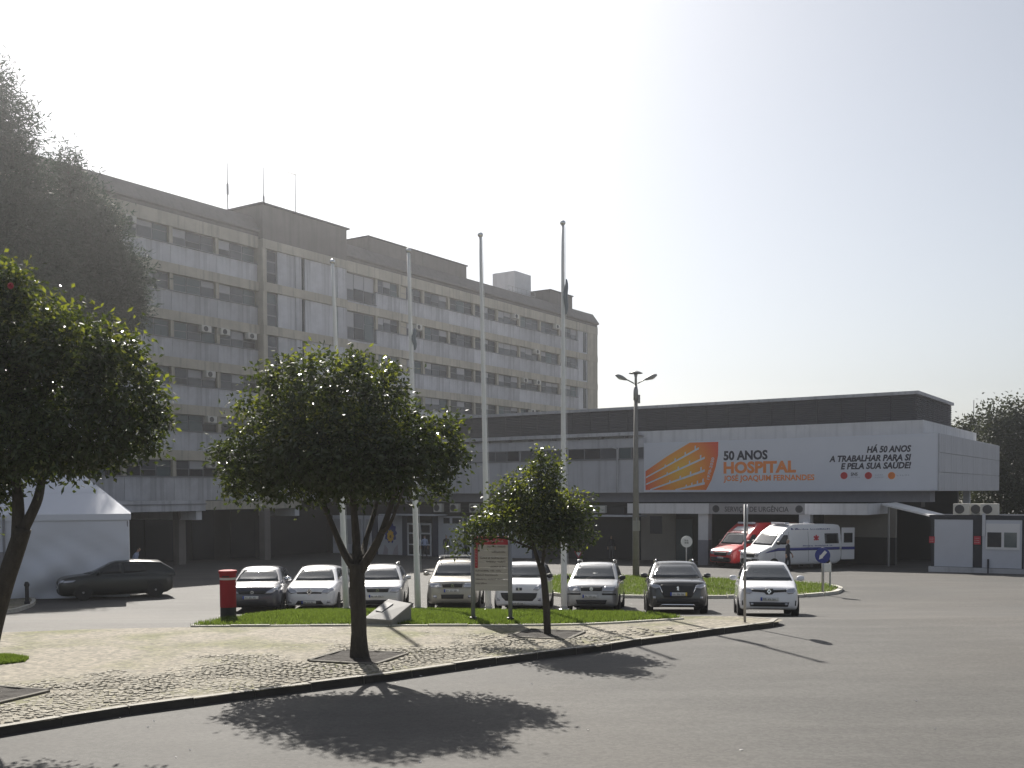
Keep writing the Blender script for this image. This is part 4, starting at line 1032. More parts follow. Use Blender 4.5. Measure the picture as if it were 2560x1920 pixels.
# ------------------------------------------------------------------ ambulances
def ambulance(name, label, pos, yaw, pm, L=5.6, H=2.52):
    W = .99
    p = dict(L=L, W=W, H=H, hl=1.02, cz=1.28, cy=.75, wy=1.55, ry=L-.3, ty=L-.02, wr=.86, wb=.985, gc=.28, sh=.93,
        wt=[(0, .78), (.03, .85), (.1, .92), (.25, .965), (.6, .99), (1, 1), (L-.1, 1), (L, .97)],
        zt=[(0, .78), (.03, .92), (.08, .99), (.2, 1.06), (.75, 1.3), (1.1, 1.34), (L, 1.34)],
        zr=[(.68, 1.12), (.75, 1.24), (1.45, 2.0), (1.6, 2.12), (2.05, 2.42), (2.3, H-.03), (2.8, H), (L-.5, H-.01), (L-.12, H-.06), (L-.02, H-.2), (L, H-.5)])
    c = Car(name, label, 'ambulance', None, p, pos, yaw, pm)
    c.front([(-.84, 1.36), (.84, 1.36), (.80, 1.7), (.75, 1.98), (-.75, 1.98), (-.80, 1.7)], [(.50, .78), (.74, .76), (.82, .86), (.84, 1.04), (.72, 1.02), (.58, .9)], [(-.46, .70), (.46, .70), (.52, .92), (-.52, .92)], [(-.6, .36), (.6, .36), (.6, .5), (-.6, .5)])
    c.plate(0, .54, .5, .1, seed=int(L*10))
    c.sides([[(1.15, 1.42), (1.9, 1.40), (1.9, 1.92), (1.62, 1.92)], [(L-1.15, 1.42), (L-.18, 1.42), (L-.18, 1.98), (L-1.15, 1.98)]], [(1.0, .4, 1.35), (1.96, .4, 2.1), (3.3, .45, 2.1)], [(1.78, 1.25), (3.15, 1.25)])
    c.wheels((.95, L-1.1), .34, .24); c.mirrors(1.15, 1.5, blackp, 1.35, .05)
    c.patch('bumper', blackp, [(-.8, .34), (.8, .34), (.84, .62), (-.84, .62)], 'F', .006, .1)
    return c
red_p = paint('paint_red', (.55, .03, .035)); stripe = mat('stripe_blue', (.02, .03, .22), .4, coat=.6); star = mat('star_red', (.6, .03, .05), .5)
p_ = at(1872, 1420, 57.2); c = ambulance('ambulance', 'white ambulance with blue stripe and red star under the emergency canopy', (p_.x, 57.2, gz(57.2)), R(-66), white_p)
c.patch('blue_stripe', stripe, [(.35, .95), (1.2, 1.06), (5.5, 1.06), (5.5, 1.22), (1.2, 1.22), (.5, 1.03)], 'R', .006, .12, mirror=True)
l, _ = c.hit(3.9, 1.75, 'R'); mb = MB()
for k in range(3):
    M = Matrix.Translation((l.x+.01, 3.85, 1.72)) @ Matrix.Rotation(k*math.pi/3, 4, 'X'); mb.box(-.012, .01, -.045, .045, -.19, .19, 0, M)
mb.build('life_star', star, c.root)
for (y0_, y1_, z, h, wd_, sd_) in ((2.6, 4.9, 2.2, .07, [6, 11], 3), (2.9, 5.0, 1.28, .07, [7, 9, 2], 4), (3.9, 4.3, .80, .12, [3], 5), (2.15, 2.6, 2.2, .1, [2, 2], 6)):
    l, _ = c.hit((y0_+y1_)/2, z, 'R'); mb = MB(); M = Matrix.Translation((l.x+.012, 0, 0)) @ Matrix.Rotation(math.pi/2, 4, 'Z')
    scribble(mb, y0_, y1_, z, h, -.004, .03, wd_, 0, M, sd_); mb.build('side_print', stripe, c.root)
lb = mat('light_bar', (.55, .56, .62), .2, coat=1.0)
mb = MB(); mb.box(-.62, .62, 1.95, 2.25, 2.5, 2.6); mb.build('light_bar', lb, c.root, bevel=.03)
mb = MB(); mb.lathe([(.2, 0), (.22, .05), (.12, .12)], (0, 3.9, 2.5), 12); mb.build('roof_vent', white_p, c.root)
d = empty('rear_door', (.985, 5.6, 0)); d.parent = c.root; d.rotation_euler = (0, 0, R(-8))
mb = MB(); mb.box(-.05, 0, 0.02, .86, .5, 2.3); mb.build('door_leaf', white_p, d, bevel=.02)
mb = MB(); mb.box(.001, .012, .16, .72, 1.45, 2.0); mb.build('door_pane', side_m, d)
mb = MB(); mb.box(.001, .01, .02, .86, 1.06, 1.22); mb.build('door_stripe', stripe, d)
p_ = at(1800, 1420, 59.5); c = ambulance('ambulance', 'red ambulance with pale bonnet flash behind the white one', (p_.x, 59.5, gz(59.5)), R(-56), red_p, 5.7, 2.6)
c.patch('bonnet_flash', white_p, [(-.62, .96), (-.1, 1.0), (.25, 1.1), (-.05, 1.12), (-.5, 1.1)], 'F', .008, .08)
c.patch('white_stripe', white_p, [(.5, .98), (5.5, 1.06), (5.5, 1.16), (.5, 1.06)], 'R', .006, .12, mirror=True)
c.patch('roof_flash', white_p, [(-.6, 2.12), (.6, 2.12), (.5, 2.36), (-.5, 2.36)], 'F', .008, .08)
mb = MB(); mb.box(-.6, .6, 2.0, 2.25, 2.5, 2.62); mb.build('light_bar', lb, c.root, bevel=.03)
# ================================================================== STREET FURNITURE
pole_m = mat('pole_white', (.78, .78, .76), .45, var=.12, vscale=2); ball_m = mat('pole_finial', (.75, .75, .74), .15, metal=.8)
flag_c = mat('flag_cloth', (.26, .28, .30), .9)
FP = 'four white flagpoles on the grass strip'
fn = ['first flagpole from the left, rising behind the biggest tree', 'second flagpole from the left, with a furled dark flag halfway', 'third flagpole from the left, beside the directory sign', 'fourth flagpole from the left, nearest the lamp post, with furled flag']
for k, (px, py, tx, ty) in enumerate(((866, 1528, 831, 660), (1045, 1528, 1021, 632), (1221, 1530, 1201, 593), (1410, 1532, 1407, 563))):
    b = at(px, py, 32.0); b.z = gz(32.0)+KH; h = at(tx, ty, b.y); hgt = h.z-b.z; lean = (h.x-b.x)
    t = empty('flagpole', b, 0, 'white '+fn[k], 'flagpole', FP)
    mb = MB(); n = 10; mb.tube([(lean*i/n, 0, hgt*i/n) for i in range(n+1)], [.098-.05*i/n for i in range(n+1)], 14); mb.build('pole', pole_m, t, smooth=True)
    mb = MB(); mb.lathe([(.16, 0), (.16, .03), (.11, .05), (.11, .12)], n=14); mb.build('base_plate', metal_m, t)
    mb = MB(); mb.lathe([(.02, 0), (.07, .02), (.09, .07), (.07, .12), (.02, .15)], (lean, 0, hgt), 12); mb.build('finial', ball_m, t, smooth=True)
    mb = MB(); mb.tube([(lean+.07, -.05, hgt-.05), (lean*.5+.10, -.1, hgt*.5), (.12, -.12, 1.2)], .006, 4); mb.build('halyard', pole_m, t)
    if k in (1, 3):
        f0, f1 = ((.73, .79) if k == 1 else (.77, .86)); mb = MB(); pts = []; rad = []
        for i in range(9):
            u = i/8; pts.append((lean*(f0+(f1-f0)*u)+(.09 if k == 3 else .12)+.02*math.sin(u*9), -.06, hgt*(f0+(f1-f0)*u))); rad.append(.025+.045*math.sin(math.pi*u)**.8)
        mb.tube(pts, rad, 8); o = mb.build('furled_flag', flag_c, None, smooth=True); o.location = b
        tag(o, 'dark furled flag tied to the ' + ('second' if k == 1 else 'fourth')+' flagpole from the left', 'flag', 'furled flags on the flagpoles')

# lamp post
b = gp(1590, 1441, .11); h = at(1590, 925, b.y).z-b.z
lp = empty('street_lamp', b, 0, 'tall concrete lamp post with three lamp heads on the round grass island', 'street lamp')
conc = mat('lamp_concrete', (.22, .21, .195), .85, var=.2, vscale=3); lampg = mat('lamp_grey', (.30, .30, .30), .5, metal=.3); lens = mat('lamp_lens', (.6, .6, .58), .3)
mb = MB(); mb.tube([(0, 0, 0), (0, 0, h*.52), (0, 0, h*.86)], [.17, .135, .09], 12); mb.build('pole', conc, lp, smooth=True)
mb = MB(); mb.tube([(0, 0, h*.855), (0, 0, h*.90), (0, 0, h*.925)], [.12, .115, .07], 12); mb.tube([(0, 0, h*.925), (0, 0, h*.965), (0, 0, h*.985)], [.065, .06, .11], 10); mb.build('pole_sleeve', lampg, lp, smooth=True)
mb = MB(); mb.lathe([(.33, 0), (.34, .015), (.2, .085), (.06, .14)], (0, 0, h-.17), 18); mb.build('lamp_hood', lampg, lp, smooth=True)
for sg in (-1, 1):
    zz = h*.935
    mb = MB(); mb.tube([(sg*.08, 0, zz), (sg*.35, -.05, zz+.14), (sg*.5, -.08, zz+.2)], .03, 6); mb.build('lamp_arm', lampg, lp, smooth=True)
    hd = MB(); pts = [(sg*(.44+.11*i), -.08-.02*i, zz+.17+.045*i) for i in range(6)]; hd.tube(pts, [.04, .075, .10, .105, .09, .04], 10); o = hd.build('lamp_head', lampg, lp, smooth=True)
    hd = MB(); hd.tube([(x, y, z-.05) for x, y, z in pts[2:5]], [.06, .085, .06], 8); hd.build('lamp_lens', lens, o, smooth=True)
mb = MB(); mb.box(.1, .2, -.1, .1, h*.84, h*.88); mb.box(-.02, .02, -.24, -.2, 2.3, 2.85); mb.build('fuse_box', lampg, lp)
mb = MB(); mb.box(-.17, .17, -.185, -.172, 2.2, 2.7); mb.build('notice_plate', mat('notice_pale', (.3, .29, .27), .7), lp)

# red post box
b = gp(571, 1546, KH); s_ = 2600/b.y
hgt = (1546-1424)/s_
pbx = empty('post_box', b, 0, 'red cylindrical post box with white band and black base', 'post box')
red_m = mat('postbox_red', (.30, .018, .024), .7, var=.1, vscale=4, spec=.25)
r0 = 19.5/s_
mb = MB(); mb.lathe([(r0*.99, 0), (r0, .03), (r0, hgt*.235)], n=28); mb.build('base', mat('postbox_black', (.012, .012, .012), .6), pbx, smooth=False)
mb = MB(); mb.lathe([(r0*1.02, hgt*.236), (r0*1.02, hgt*.80)], n=28); mb.build('body', red_m, pbx)
mb = MB(); mb.lathe([(r0*1.03, hgt*.801), (r0*1.03, hgt*.845)], n=28); mb.build('white_band', mat('postbox_white', (.55, .52, .48), .6), pbx)
mb = MB(); mb.lathe([(r0*1.04, hgt*.846), (r0*1.06, hgt*.93), (r0*1.16, hgt*.935), (r0*1.16, hgt*.985), (r0*1.1, hgt*.99), (r0*.7, hgt)], n=28); mb.build('cap', red_m, pbx)
mb = MB(); mb.box(-r0*.45, r0*.45, -r0*1.09, -r0*.9, hgt*.86, hgt*.885); mb.build('letter_slot', blackp, pbx)

# directory sign
b0 = gp(1183, 1555, KH); b1 = gp(1276, 1556, KH)
ds = empty('directory_sign', b0, math.atan2(b1.y-b0.y, b1.x-b0.x), 'grey hospital directory sign on two posts with red header and rows of small text', 'sign')
wd_ = (b1-b0).xy.length; s_ = 2600/b0.y; zt_ = (1555-1340)/s_; zb_ = (1555-1476)/s_
board = mat('sign_board', (.44, .42, .39), .6, var=.08); post_g = mat('sign_post', (.24, .25, .27), .5, metal=.2); hdr = mat('sign_red', (.36, .03, .045), .6); prn = mat('sign_print', (.10, .09, .085), .7); prw = mat('sign_print_pale', (.5, .4, .4), .7)
for x in (0, wd_):
    mb = MB(); mb.tube([(x, 0, 0), (x, 0, zt_+.05)], .05, 12); mb.build('post', post_g, ds, smooth=True)
    mb = MB(); mb.lathe([(.085, 0), (.085, .12), (.06, .13)], (x, 0, 0), 12); mb.build('post_foot', blackp, ds)
for k in range(8):
    u0 = (zt_-zb_)/9; z0 = zb_+u0*k*.95; bx('sign_board', .045, wd_-.045, -.03, .03, z0+.003, z0+u0*.95-.003, board, ds)
bx('sign_header', .045, wd_-.045, -.03, .03, zb_+u0*7.6+.003, zt_, hdr, ds)
U9 = (zt_-zb_)/9
bx('red_column', .06, .125, -.045, -.0305, zb_+U9*3.8, zb_+U9*7.6, hdr, ds)
mb = MB()
for k in range(8): scribble(mb, .078, .108, zb_+U9*(4.1+.48*k), U9*.3, -.05, -.0455, [1], 0, None, k)
scribble(mb, .14, .75, zb_+U9*8.1, U9*.3, -.036, -.0305, [8, 9], 0, None, 77); mb.build('small_print', prw, ds)
mb = MB(); lines = [(6.9, .40, .86, [9, 8]), (6, .52, .86, [13]), (5, .2, .86, [6, 2, 12]), (4.4, .36, .86, [9, 7]), (3.6, .48, .86, [7, 2, 3]), (2.9, .08, .74, [10, 3, 4]), (2.2, .09, .66, [7, 12]), (1.5, .08, .80, [10, 7, 6]), (.8, .08, .36, [4, 6])]
for z_, a, c_, wds in lines: scribble(mb, a*wd_, c_*wd_+.03, zb_+U9*(z_+.3), U9*.28, -.036, -.0305, wds, 0, None, int(z_*10))
mb.build('lettering', prn, ds)

# memorial slab
b = gp(962, 1562, KH); s_ = 2600/b.y
ms = empty('memorial_slab', b, R(-4), 'pale sloping memorial slab with a small plaque on the grass', 'memorial')
marble = mat('pale_marble', (.27, .265, .255), .75, var=.12, vscale=4, spec=.2); stone_d = mat('grey_stone', (.22, .215, .2), .85, var=.25, vscale=6)
k_ = 1/s_
P0 = [(-49*k_, -.1, .17), (22*k_, -.25, .15), (58*k_, .5, .44), (-10*k_, .95, .50)]
mb = MB(); base = [(x, y, -.08) for x, y, z in P0]; mb.add(base+[(x, y, z-.045) for x, y, z in P0], [(0,3,2,1),(0,1,5,4),(1,2,6,5),(2,3,7,6),(3,0,4,7),(4,5,6,7)]); mb.build('base', stone_d, ms)
q = [Vector(p) for p in P0]; cc = sum(q, Vector())/4; q = [cc+(p-cc)*1.03 for p in q]
mb = MB(); mb.add([p-Vector((0, 0, .044)) for p in q]+q, [(0,3,2,1),(4,5,6,7),(0,1,5,4),(1,2,6,5),(2,3,7,6),(3,0,4,7)]); mb.build('top_slab', marble, ms, bevel=.008)
def bil(u, v): return q[0]*(1-u)*(1-v)+q[1]*u*(1-v)+q[2]*u*v+q[3]*(1-u)*v
pl = [bil(.12, .35), bil(.38, .32), bil(.42, .78), bil(.16, .8)]; up = Vector((0, 0, .03))
mb = MB(); mb.add(pl+[p+up for p in pl], [(0,3,2,1),(4,5,6,7),(0,1,5,4),(1,2,6,5),(2,3,7,6),(3,0,4,7)]); mb.build('plaque', mat('plaque_steel', (.16, .16, .165), .7), ms)

# road signs
steel = mat('sign_steel', (.38, .38, .38), .45, metal=.5); sgrey = mat('sign_back', (.45, .46, .47), .45, metal=.4); swhite = mat('sign_white', (.7, .7, .7), .5); sblue = mat('sign_blue', (.02, .035, .22), .5)
def disc_sign(loc, h, r, rz, label, face, ring=None, back=True, pole_r=.032, arrow=False):
    t = empty('road_sign', loc, rz, label, 'road sign'); mb = MB(); mb.tube([(0, 0, 0), (0, 0, h+r)], pole_r, 8); mb.build('post', steel, t, smooth=True)
    M = Matrix.Translation((0, -.05, h)) @ Matrix.Rotation(math.pi/2, 4, 'X'); mb = MB(); mb.lathe([(r*.97, -.015), (r, -.01), (r, .01), (r*.97, .015)], n=28, M=M); mb.build('disc', face, t)
    if ring:
        mb = MB(); M2 = Matrix.Translation((0, -.068, h)) @ Matrix.Rotation(math.pi/2, 4, 'X'); mb.lathe([(r*.98, -.002), (r*.98, .003), (r*.78, .003), (r*.78, -.002)], n=28, M=M2); mb.build('ring', ring, t)
    if arrow:
        mb = MB(); M3 = Matrix.Translation((0, -.07, h)) @ Matrix.Rotation(R(-140), 4, 'Y'); a = r*.7
        mb.prism([(-.05*1.2, -a), (.06, -a), (.06, a*.25), (a*.42, a*.25), (0, a), (-a*.42, a*.25), (-.06, a*.25)], -.003, .003, 0, M3); mb.build('arrow', swhite, t)
    return t
b = gp(1862, 1555, KH); s_ = 2600/b.y
disc_sign(b, (1555-1296)/s_, .34, R(77), 'round road sign seen nearly edge on in front of the white city car', sgrey)
b = gp(2057, 1480, .12); s_ = 2600/b.y
disc_sign(b, (1480-1388)/s_, .30, R(-35)+0, 'blue round arrow sign at the tip of the round grass island', sblue, None, arrow=True, pole_r=.05)
b2 = gp(2075, 1466, .12); t = empty('plate_sign', b2, R(-5), 'small white rectangular sign plate on a thin post behind the blue arrow sign', 'road sign')
s2 = 2600/b2.y; mb = MB(); mb.tube([(0, 0, 0), (0, 0, (1466-1405)/s2)], .04, 8); mb.build('post', steel, t)
mb = MB(); mb.box(-17/s2, 2/s2, -.08, -.055, (1466-1429)/s2, (1466-1408)/s2); mb.build('plate', swhite, t, bevel=.01)
b = at(1716, 1400, 52); b.z = gz(52); s_ = 2600/52
t = disc_sign(b, H+at(1716, 1354, 52).z-H-b.z, .29, R(4), 'round white road sign with dark letters left of the red ambulance', swhite)
mb = MB(); hh = at(1716, 1354, 52).z-b.z; scribble(mb, -.1, .12, hh+.03, .09, -.085, -.066, [2], 0, None, 3); scribble(mb, -.1, .12, hh-.1, .09, -.085, -.066, [2], 0, None, 4); mb.build('small_print', prn, t)
# give way sign by the shopfront
b = at(1446, 1395, 70); b.z = gz(70); t = empty('road_sign', b, 0, 'red and white triangular give way sign by the shopfront', 'road sign')
zz = at(1446, 1387, 70).z-b.z; mb = MB(); mb.tube([(0, 0, 0), (0, 0, zz+.3)], .03, 6); mb.build('post', steel, t)
mb = MB(); mb.prism([(-.3, zz+.25), (0, zz-.27), (.3, zz+.25)], -.06, -.04); mb.build('plate', hdr, t); mb = MB(); mb.prism([(-.17, zz+.17), (0, zz-.12), (.17, zz+.17)], -.066, -.061); mb.build('plate_field', swhite, t)

# bollard on the corner pavement
b = gp(68, 1510, .12); t = empty('bollard', b, 0, 'short black bollard on the corner pavement by the marquee', 'bollard')
mb = MB(); mb.lathe([(.1, 0), (.1, .08), (.065, .12), (.065, .62), (.09, .65), (.09, .72), (.05, .80)], n=14); mb.build('post', blackp, t, smooth=False)

# ------------------------------------------------------------------ marquee
Y0 = 41.0; a = at(-110, 1480, Y0); b = at(325, 1480, Y0)
MR = R(20); Wm = (b.x-a.x)*1.0
mq = empty('marquee', (b.x-Wm*math.cos(MR), Y0-Wm*math.sin(MR), gz(Y0)), MR, 'white marquee tent with hipped roof and rumpled side wall', 'tent')
canvas = mat('tent_canvas', (.62, .64, .70), .7, var=.05, vscale=.6); canvas.node_tree.nodes['Principled BSDF'].inputs['Transmission Weight'].default_value = 0
D = 5.5; ze = at(325, 1284, Y0).z-gz(Y0); zp = at(165, 1188, Y0+2.7).z-gz(Y0)
mb = MB(); nx, nz = 60, 18; vs = []
for j in range(nz+1):
    for i in range(nx+1):
        u, v_ = i/nx, j/nz; x = u*Wm; z = .04+v_*(ze-.24)
        e = math.sin(math.pi*u)*.5+.5
        wr = (.13*math.sin(9*u+9*v_+2.5*math.sin(6*u))+.08*math.sin(21*u-13*v_+3*v_*v_)+.05*math.sin(37*u+19*v_*v_))*(1-v_)**.8*(.35+.65*e)
        sag = .07*math.sin(math.pi*v_)*math.sin(u*9)**2
        vs.append((x, -wr-sag, z))
mb.add(vs, [(j*(nx+1)+i, j*(nx+1)+i+1, (j+1)*(nx+1)+i+1, (j+1)*(nx+1)+i) for j in range(nz) for i in range(nx)])
mb.add([(Wm, 0, .04), (Wm, D, .04), (Wm, D, ze-.2), (Wm, 0, ze-.2), (0, 0, .04), (0, D, .04), (0, D, ze-.2), (0, 0, ze-.2)], [(0, 1, 2, 3), (5, 4, 7, 6), (1, 5, 6, 2)])
mb.build('wall', canvas, mq, smooth=True)
mb = MB(); r0_, r1_ = Wm-4.6, Wm-1.75; o_ = .06
ev = [(-o_, -o_, ze), (Wm+o_, -o_, ze), (Wm+o_, D+o_, ze), (-o_, D+o_, ze)]; rg = [(r0_, D/2, zp), (r1_, D/2, zp)]
# roof in two strips of cloth with a seam
def lerp(p, q, t): return tuple(p[i]+(q[i]-p[i])*t for i in range(3))
for t0, t1, m_ in ((0, .52, 0), (.525, 1, 0)):
    sagz = -.05
    A0, A1, B0, B1 = lerp(ev[0], rg[0], t0), lerp(ev[0], rg[0], t1), lerp(ev[1], rg[1], t0), lerp(ev[1], rg[1], t1)
    mb.add([A0, B0, B1, A1], [(0, 1, 2, 3)])
    C0, C1 = lerp(ev[2], rg[1], t0), lerp(ev[2], rg[1], t1); mb.add([B0, C0, C1, B1], [(0, 1, 2, 3)])
    D0, D1 = lerp(ev[3], rg[0], t0), lerp(ev[3], rg[0], t1); mb.add([C0, D0, D1, C1], [(0, 1, 2, 3)]); mb.add([D0, A0, A1, D1], [(0, 1, 2, 3)])
o = mb.build('roof', canvas, mq); md = o.modifiers.new('cloth', 'SOLIDIFY'); md.thickness = .02
mb = MB()
for p, q in ((ev[0], ev[1]), (ev[1], ev[2])):
    mb.add([p, q, (q[0], q[1], ze-.24), (p[0], p[1], ze-.24)], [(0, 1, 2, 3)])
o = mb.build('valance', canvas, mq); md = o.modifiers.new('cloth', 'SOLIDIFY'); md.thickness = .012
for x, y in ((Wm-.05, .05), (Wm-4.45, -.1), (Wm-.05, D-.05)):
    mb = MB(); mb.tube([(x, y, 0), (x, y, ze-.03)], .05, 8); mb.build('leg', frame_m, mq)
mb = MB(); mb.tube([(Wm-4.5, -.16, 0), (Wm-4.55, -.16, 1.9)], .07, 8); mb.build('gutter_post', frame_m, mq)

# ================================================================== TREES
bark = mat('bark', (.055, .047, .038), .95, var=.5, vscale=14, bump=.9, bscale=30, stretch=(1, 1, .3))
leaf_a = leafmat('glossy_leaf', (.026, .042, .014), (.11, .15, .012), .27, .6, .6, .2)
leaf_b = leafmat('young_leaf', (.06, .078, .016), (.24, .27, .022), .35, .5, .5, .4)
leaf_p = leafmat('pine_needle', (.026, .05, .032), (.04, .075, .035), .6, .3, .6, .15)
leaf_d = leafmat('dark_leaf', (.028, .036, .02), (.06, .07, .02), .55, .3, .6, .2)
def branch(mb, pts, r0, r1, n=8):
    P = catmull([Vector(p) for p in pts], 4); k = len(P)-1
    mb.tube(P, [r0+(r1-r0)*i/k for i in range(k+1)], n)
def leaves(lobes, n, lw, ll, seed, young=.12, hollow=.45, droop=.3, core=None):
    """leaf blades through the crown, gathered in sprays"""
    r = random.Random(seed); v = []; f = []; m = []
    zm = sum(a[2] for a in lobes)/len(lobes)-.1; vol = [a[3]*a[4]*a[5] for a in lobes]; tot = sum(x**.75 for x in vol)
    for lb_, vv in zip(lobes, vol):
        cx, cy, cz, rx, ry, rz = lb_
        ns = max(4, int(n*vv**.75/tot/9))
        for _ in range(ns):
            while True:
                d = Vector((r.gauss(0, 1), r.gauss(0, 1), r.gauss(0, 1)))
                if d.length > .1: break
            d.normalize(); q = hollow+(1-hollow)*r.random()**.55
            if r.random() < .16: q += r.uniform(.0, .34)
            c = Vector((cx+d.x*rx*q, cy+d.y*ry*q, cz+d.z*rz*q))
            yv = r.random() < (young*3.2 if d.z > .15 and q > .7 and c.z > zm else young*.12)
            for _ in range(9):
                p = c+Vector((r.gauss(0, 1), r.gauss(0, 1), r.gauss(0, 1)))*ll*1.05
                a = (d*r.uniform(.2, 1.)+Vector((r.gauss(0, .7), r.gauss(0, .7), r.gauss(0, .55)-droop))).normalized()
                nn = a.cross(Vector((r.gauss(0, 1), r.gauss(0, 1), r.gauss(0, 1)))).normalized(); b = a.cross(nn)
                L_ = ll*r.uniform(.7, 1.2); W_ = lw*r.uniform(.7, 1.2); fold = nn*W_*.22
                o = len(v); v += [p, p+a*L_*.5+b*W_*.5+fold, p+a*L_, p+a*L_*.5-b*W_*.5+fold]
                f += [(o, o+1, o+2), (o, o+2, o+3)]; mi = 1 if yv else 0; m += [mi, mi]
    mb = MB(); mb.v = [tuple(x) for x in v]; mb.f = f; mb.m = m
    return mb
def tree(name, label, base, limbs, lobes, n, lw, ll, seed, mats=None, young=.12, cat='tree', group=None, hollow=.45, loose=()):
    t = empty(name, base, 0, label, cat, group); mb = MB()
    for pts, r0, r1 in limbs: branch(mb, pts, r0, r1)
    mb.build('trunk', bark, t, smooth=True)
    cr = leaves(lobes, n, lw, ll, seed, young, hollow)
    if loose: 
        c2 = leaves(loose, int(n*.06), lw, ll, seed+1, young*2, .1); cr.add(c2.v, c2.f); cr.m[-len(c2.f):] = c2.m
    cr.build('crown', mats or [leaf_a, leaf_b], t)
    return t
def lob(base, s, px, py, rx, rz, dy=0, ry=None):
    """lobe centred at a photo point, in metres from the tree's base"""
    p = at(px, py, base.y+dy); return (p.x-base.x, dy, p.z-base.z, rx*.93/s, (ry or rx*.68)/s, rz*.95/s)
def lpt(base, px, py, dy=0): p = at(px, py, base.y+dy); return (p.x-base.x, dy, p.z-base.z)
TG = 'small glossy leaved trees along the cobbled pavement'
# biggest, centre
b = Vector(T1); b.z = gz(b.y)+KH-.06; s_ = 2600/b.y
L1 = [lob(b, s_, *a) for a in ((695, 962, 44, 38, .2), (803, 950, 70, 60, -.4), (715, 1035, 85, 85, .5), (880, 985, 78, 75, .4), (958, 990, 58, 62, -.3), (1010, 1080, 75, 80, .1), (1095, 1110, 60, 58, .3), (1105, 1160, 48, 50, 0), (618, 1075, 36, 42, .2), (600, 1150, 58, 68, -.2), (640, 1190, 72, 55, .3), (745, 1110, 120, 110, .6), (760, 1110, 110, 105, -.5), (870, 1100, 140, 120, .5), (880, 1120, 130, 105, -.55), (980, 1150, 110, 80, -.4), (760, 1190, 125, 62, .1), (900, 1195, 135, 55, .2), (1040, 1190, 60, 45, .4))]
X1 = [lob(b, s_, *a) for a in ((552, 1125, 16, 20), (885, 905, 28, 22), (965, 932, 28, 22), (1145, 1135, 20, 25), (720, 915, 28, 18), (578, 1222, 22, 22), (1120, 1065, 22, 22), (1095, 1215, 20, 22), (655, 940, 22, 16), (805, 900, 18, 18), (605, 1015, 20, 15), (1112, 1218, 14, 12))]
tree('camellia_tree', 'biggest round glossy leaved tree with a forked trunk near the middle of the pavement', b,
     [([lpt(b, 898, 1650), lpt(b, 897, 1560), lpt(b, 893, 1450), lpt(b, 893, 1410)], .145, .14), ([lpt(b, 900, 1655), lpt(b, 898, 1625), lpt(b, 897, 1580)], .20, .14),
      ([lpt(b, 888, 1425), lpt(b, 862, 1385, .1), lpt(b, 842, 1340, .2), lpt(b, 800, 1240, .3), lpt(b, 740, 1120, .4)], .085, .03), ([lpt(b, 893, 1430), lpt(b, 890, 1340, .2), lpt(b, 880, 1220, .1), lpt(b, 870, 1080)], .10, .03),
      ([lpt(b, 898, 1430), lpt(b, 930, 1380, -.1), lpt(b, 955, 1330, -.2), lpt(b, 985, 1240, -.3), lpt(b, 1020, 1130, -.3)], .10, .03), ([lpt(b, 905, 1400), lpt(b, 915, 1350, .4), lpt(b, 945, 1240, .7), lpt(b, 950, 1100, .8)], .07, .02), ([lpt(b, 955, 1330, -.2), lpt(b, 975, 1310, -.5), lpt(b, 1010, 1220, -.7)], .05, .02)],
     L1, 29000, .062, .115, 31, group=TG, loose=X1)
# smallest, right
b = Vector(T2); b.z = gz(b.y)+KH-.06; s_ = 2600/b.y
L2 = [lob(b, s_, *a) for a in ((1270, 1235, 50, 42, .1), (1330, 1240, 65, 60, -.2), (1400, 1270, 60, 45, .2), (1440, 1275, 40, 28, 0), (1360, 1300, 95, 55, .3), (1300, 1296, 80, 40, -.4), (1420, 1330, 60, 42, -.2), (1222, 1308, 55, 30, .1), (1178, 1332, 38, 28, 0), (1370, 1326, 80, 30, 0), (1345, 1190, 40, 45, 0), (1250, 1290, 45, 35, .2), (1150, 1358, 20, 24, 0))]
X2 = [lob(b, s_, *a) for a in ((1352, 1140, 17, 35), (1350, 1165, 14, 30), (1395, 1170, 14, 40), (1385, 1205, 20, 30), (1478, 1265, 16, 18), (1470, 1330, 18, 16))]
tree('camellia_tree', 'smallest tree, thin trunked and ragged, standing in front of the directory sign', b,
     [([lpt(b, 1369, 1592), lpt(b, 1366, 1520), lpt(b, 1360, 1450), lpt(b, 1352, 1410)], .085, .065), ([lpt(b, 1354, 1430), lpt(b, 1335, 1370), lpt(b, 1320, 1300)], .05, .02), ([lpt(b, 1354, 1425), lpt(b, 1362, 1350), lpt(b, 1355, 1240), lpt(b, 1352, 1130)], .045, .008), ([lpt(b, 1360, 1370), lpt(b, 1400, 1310), lpt(b, 1430, 1280)], .03, .012), ([lpt(b, 1338, 1375), lpt(b, 1260, 1345), lpt(b, 1180, 1350)], .03, .012), ([lpt(b, 1362, 1330), lpt(b, 1385, 1240), lpt(b, 1396, 1150)], .022, .006)],
     L2, 9500, .055, .105, 32, group=TG, loose=X2, young=.16)
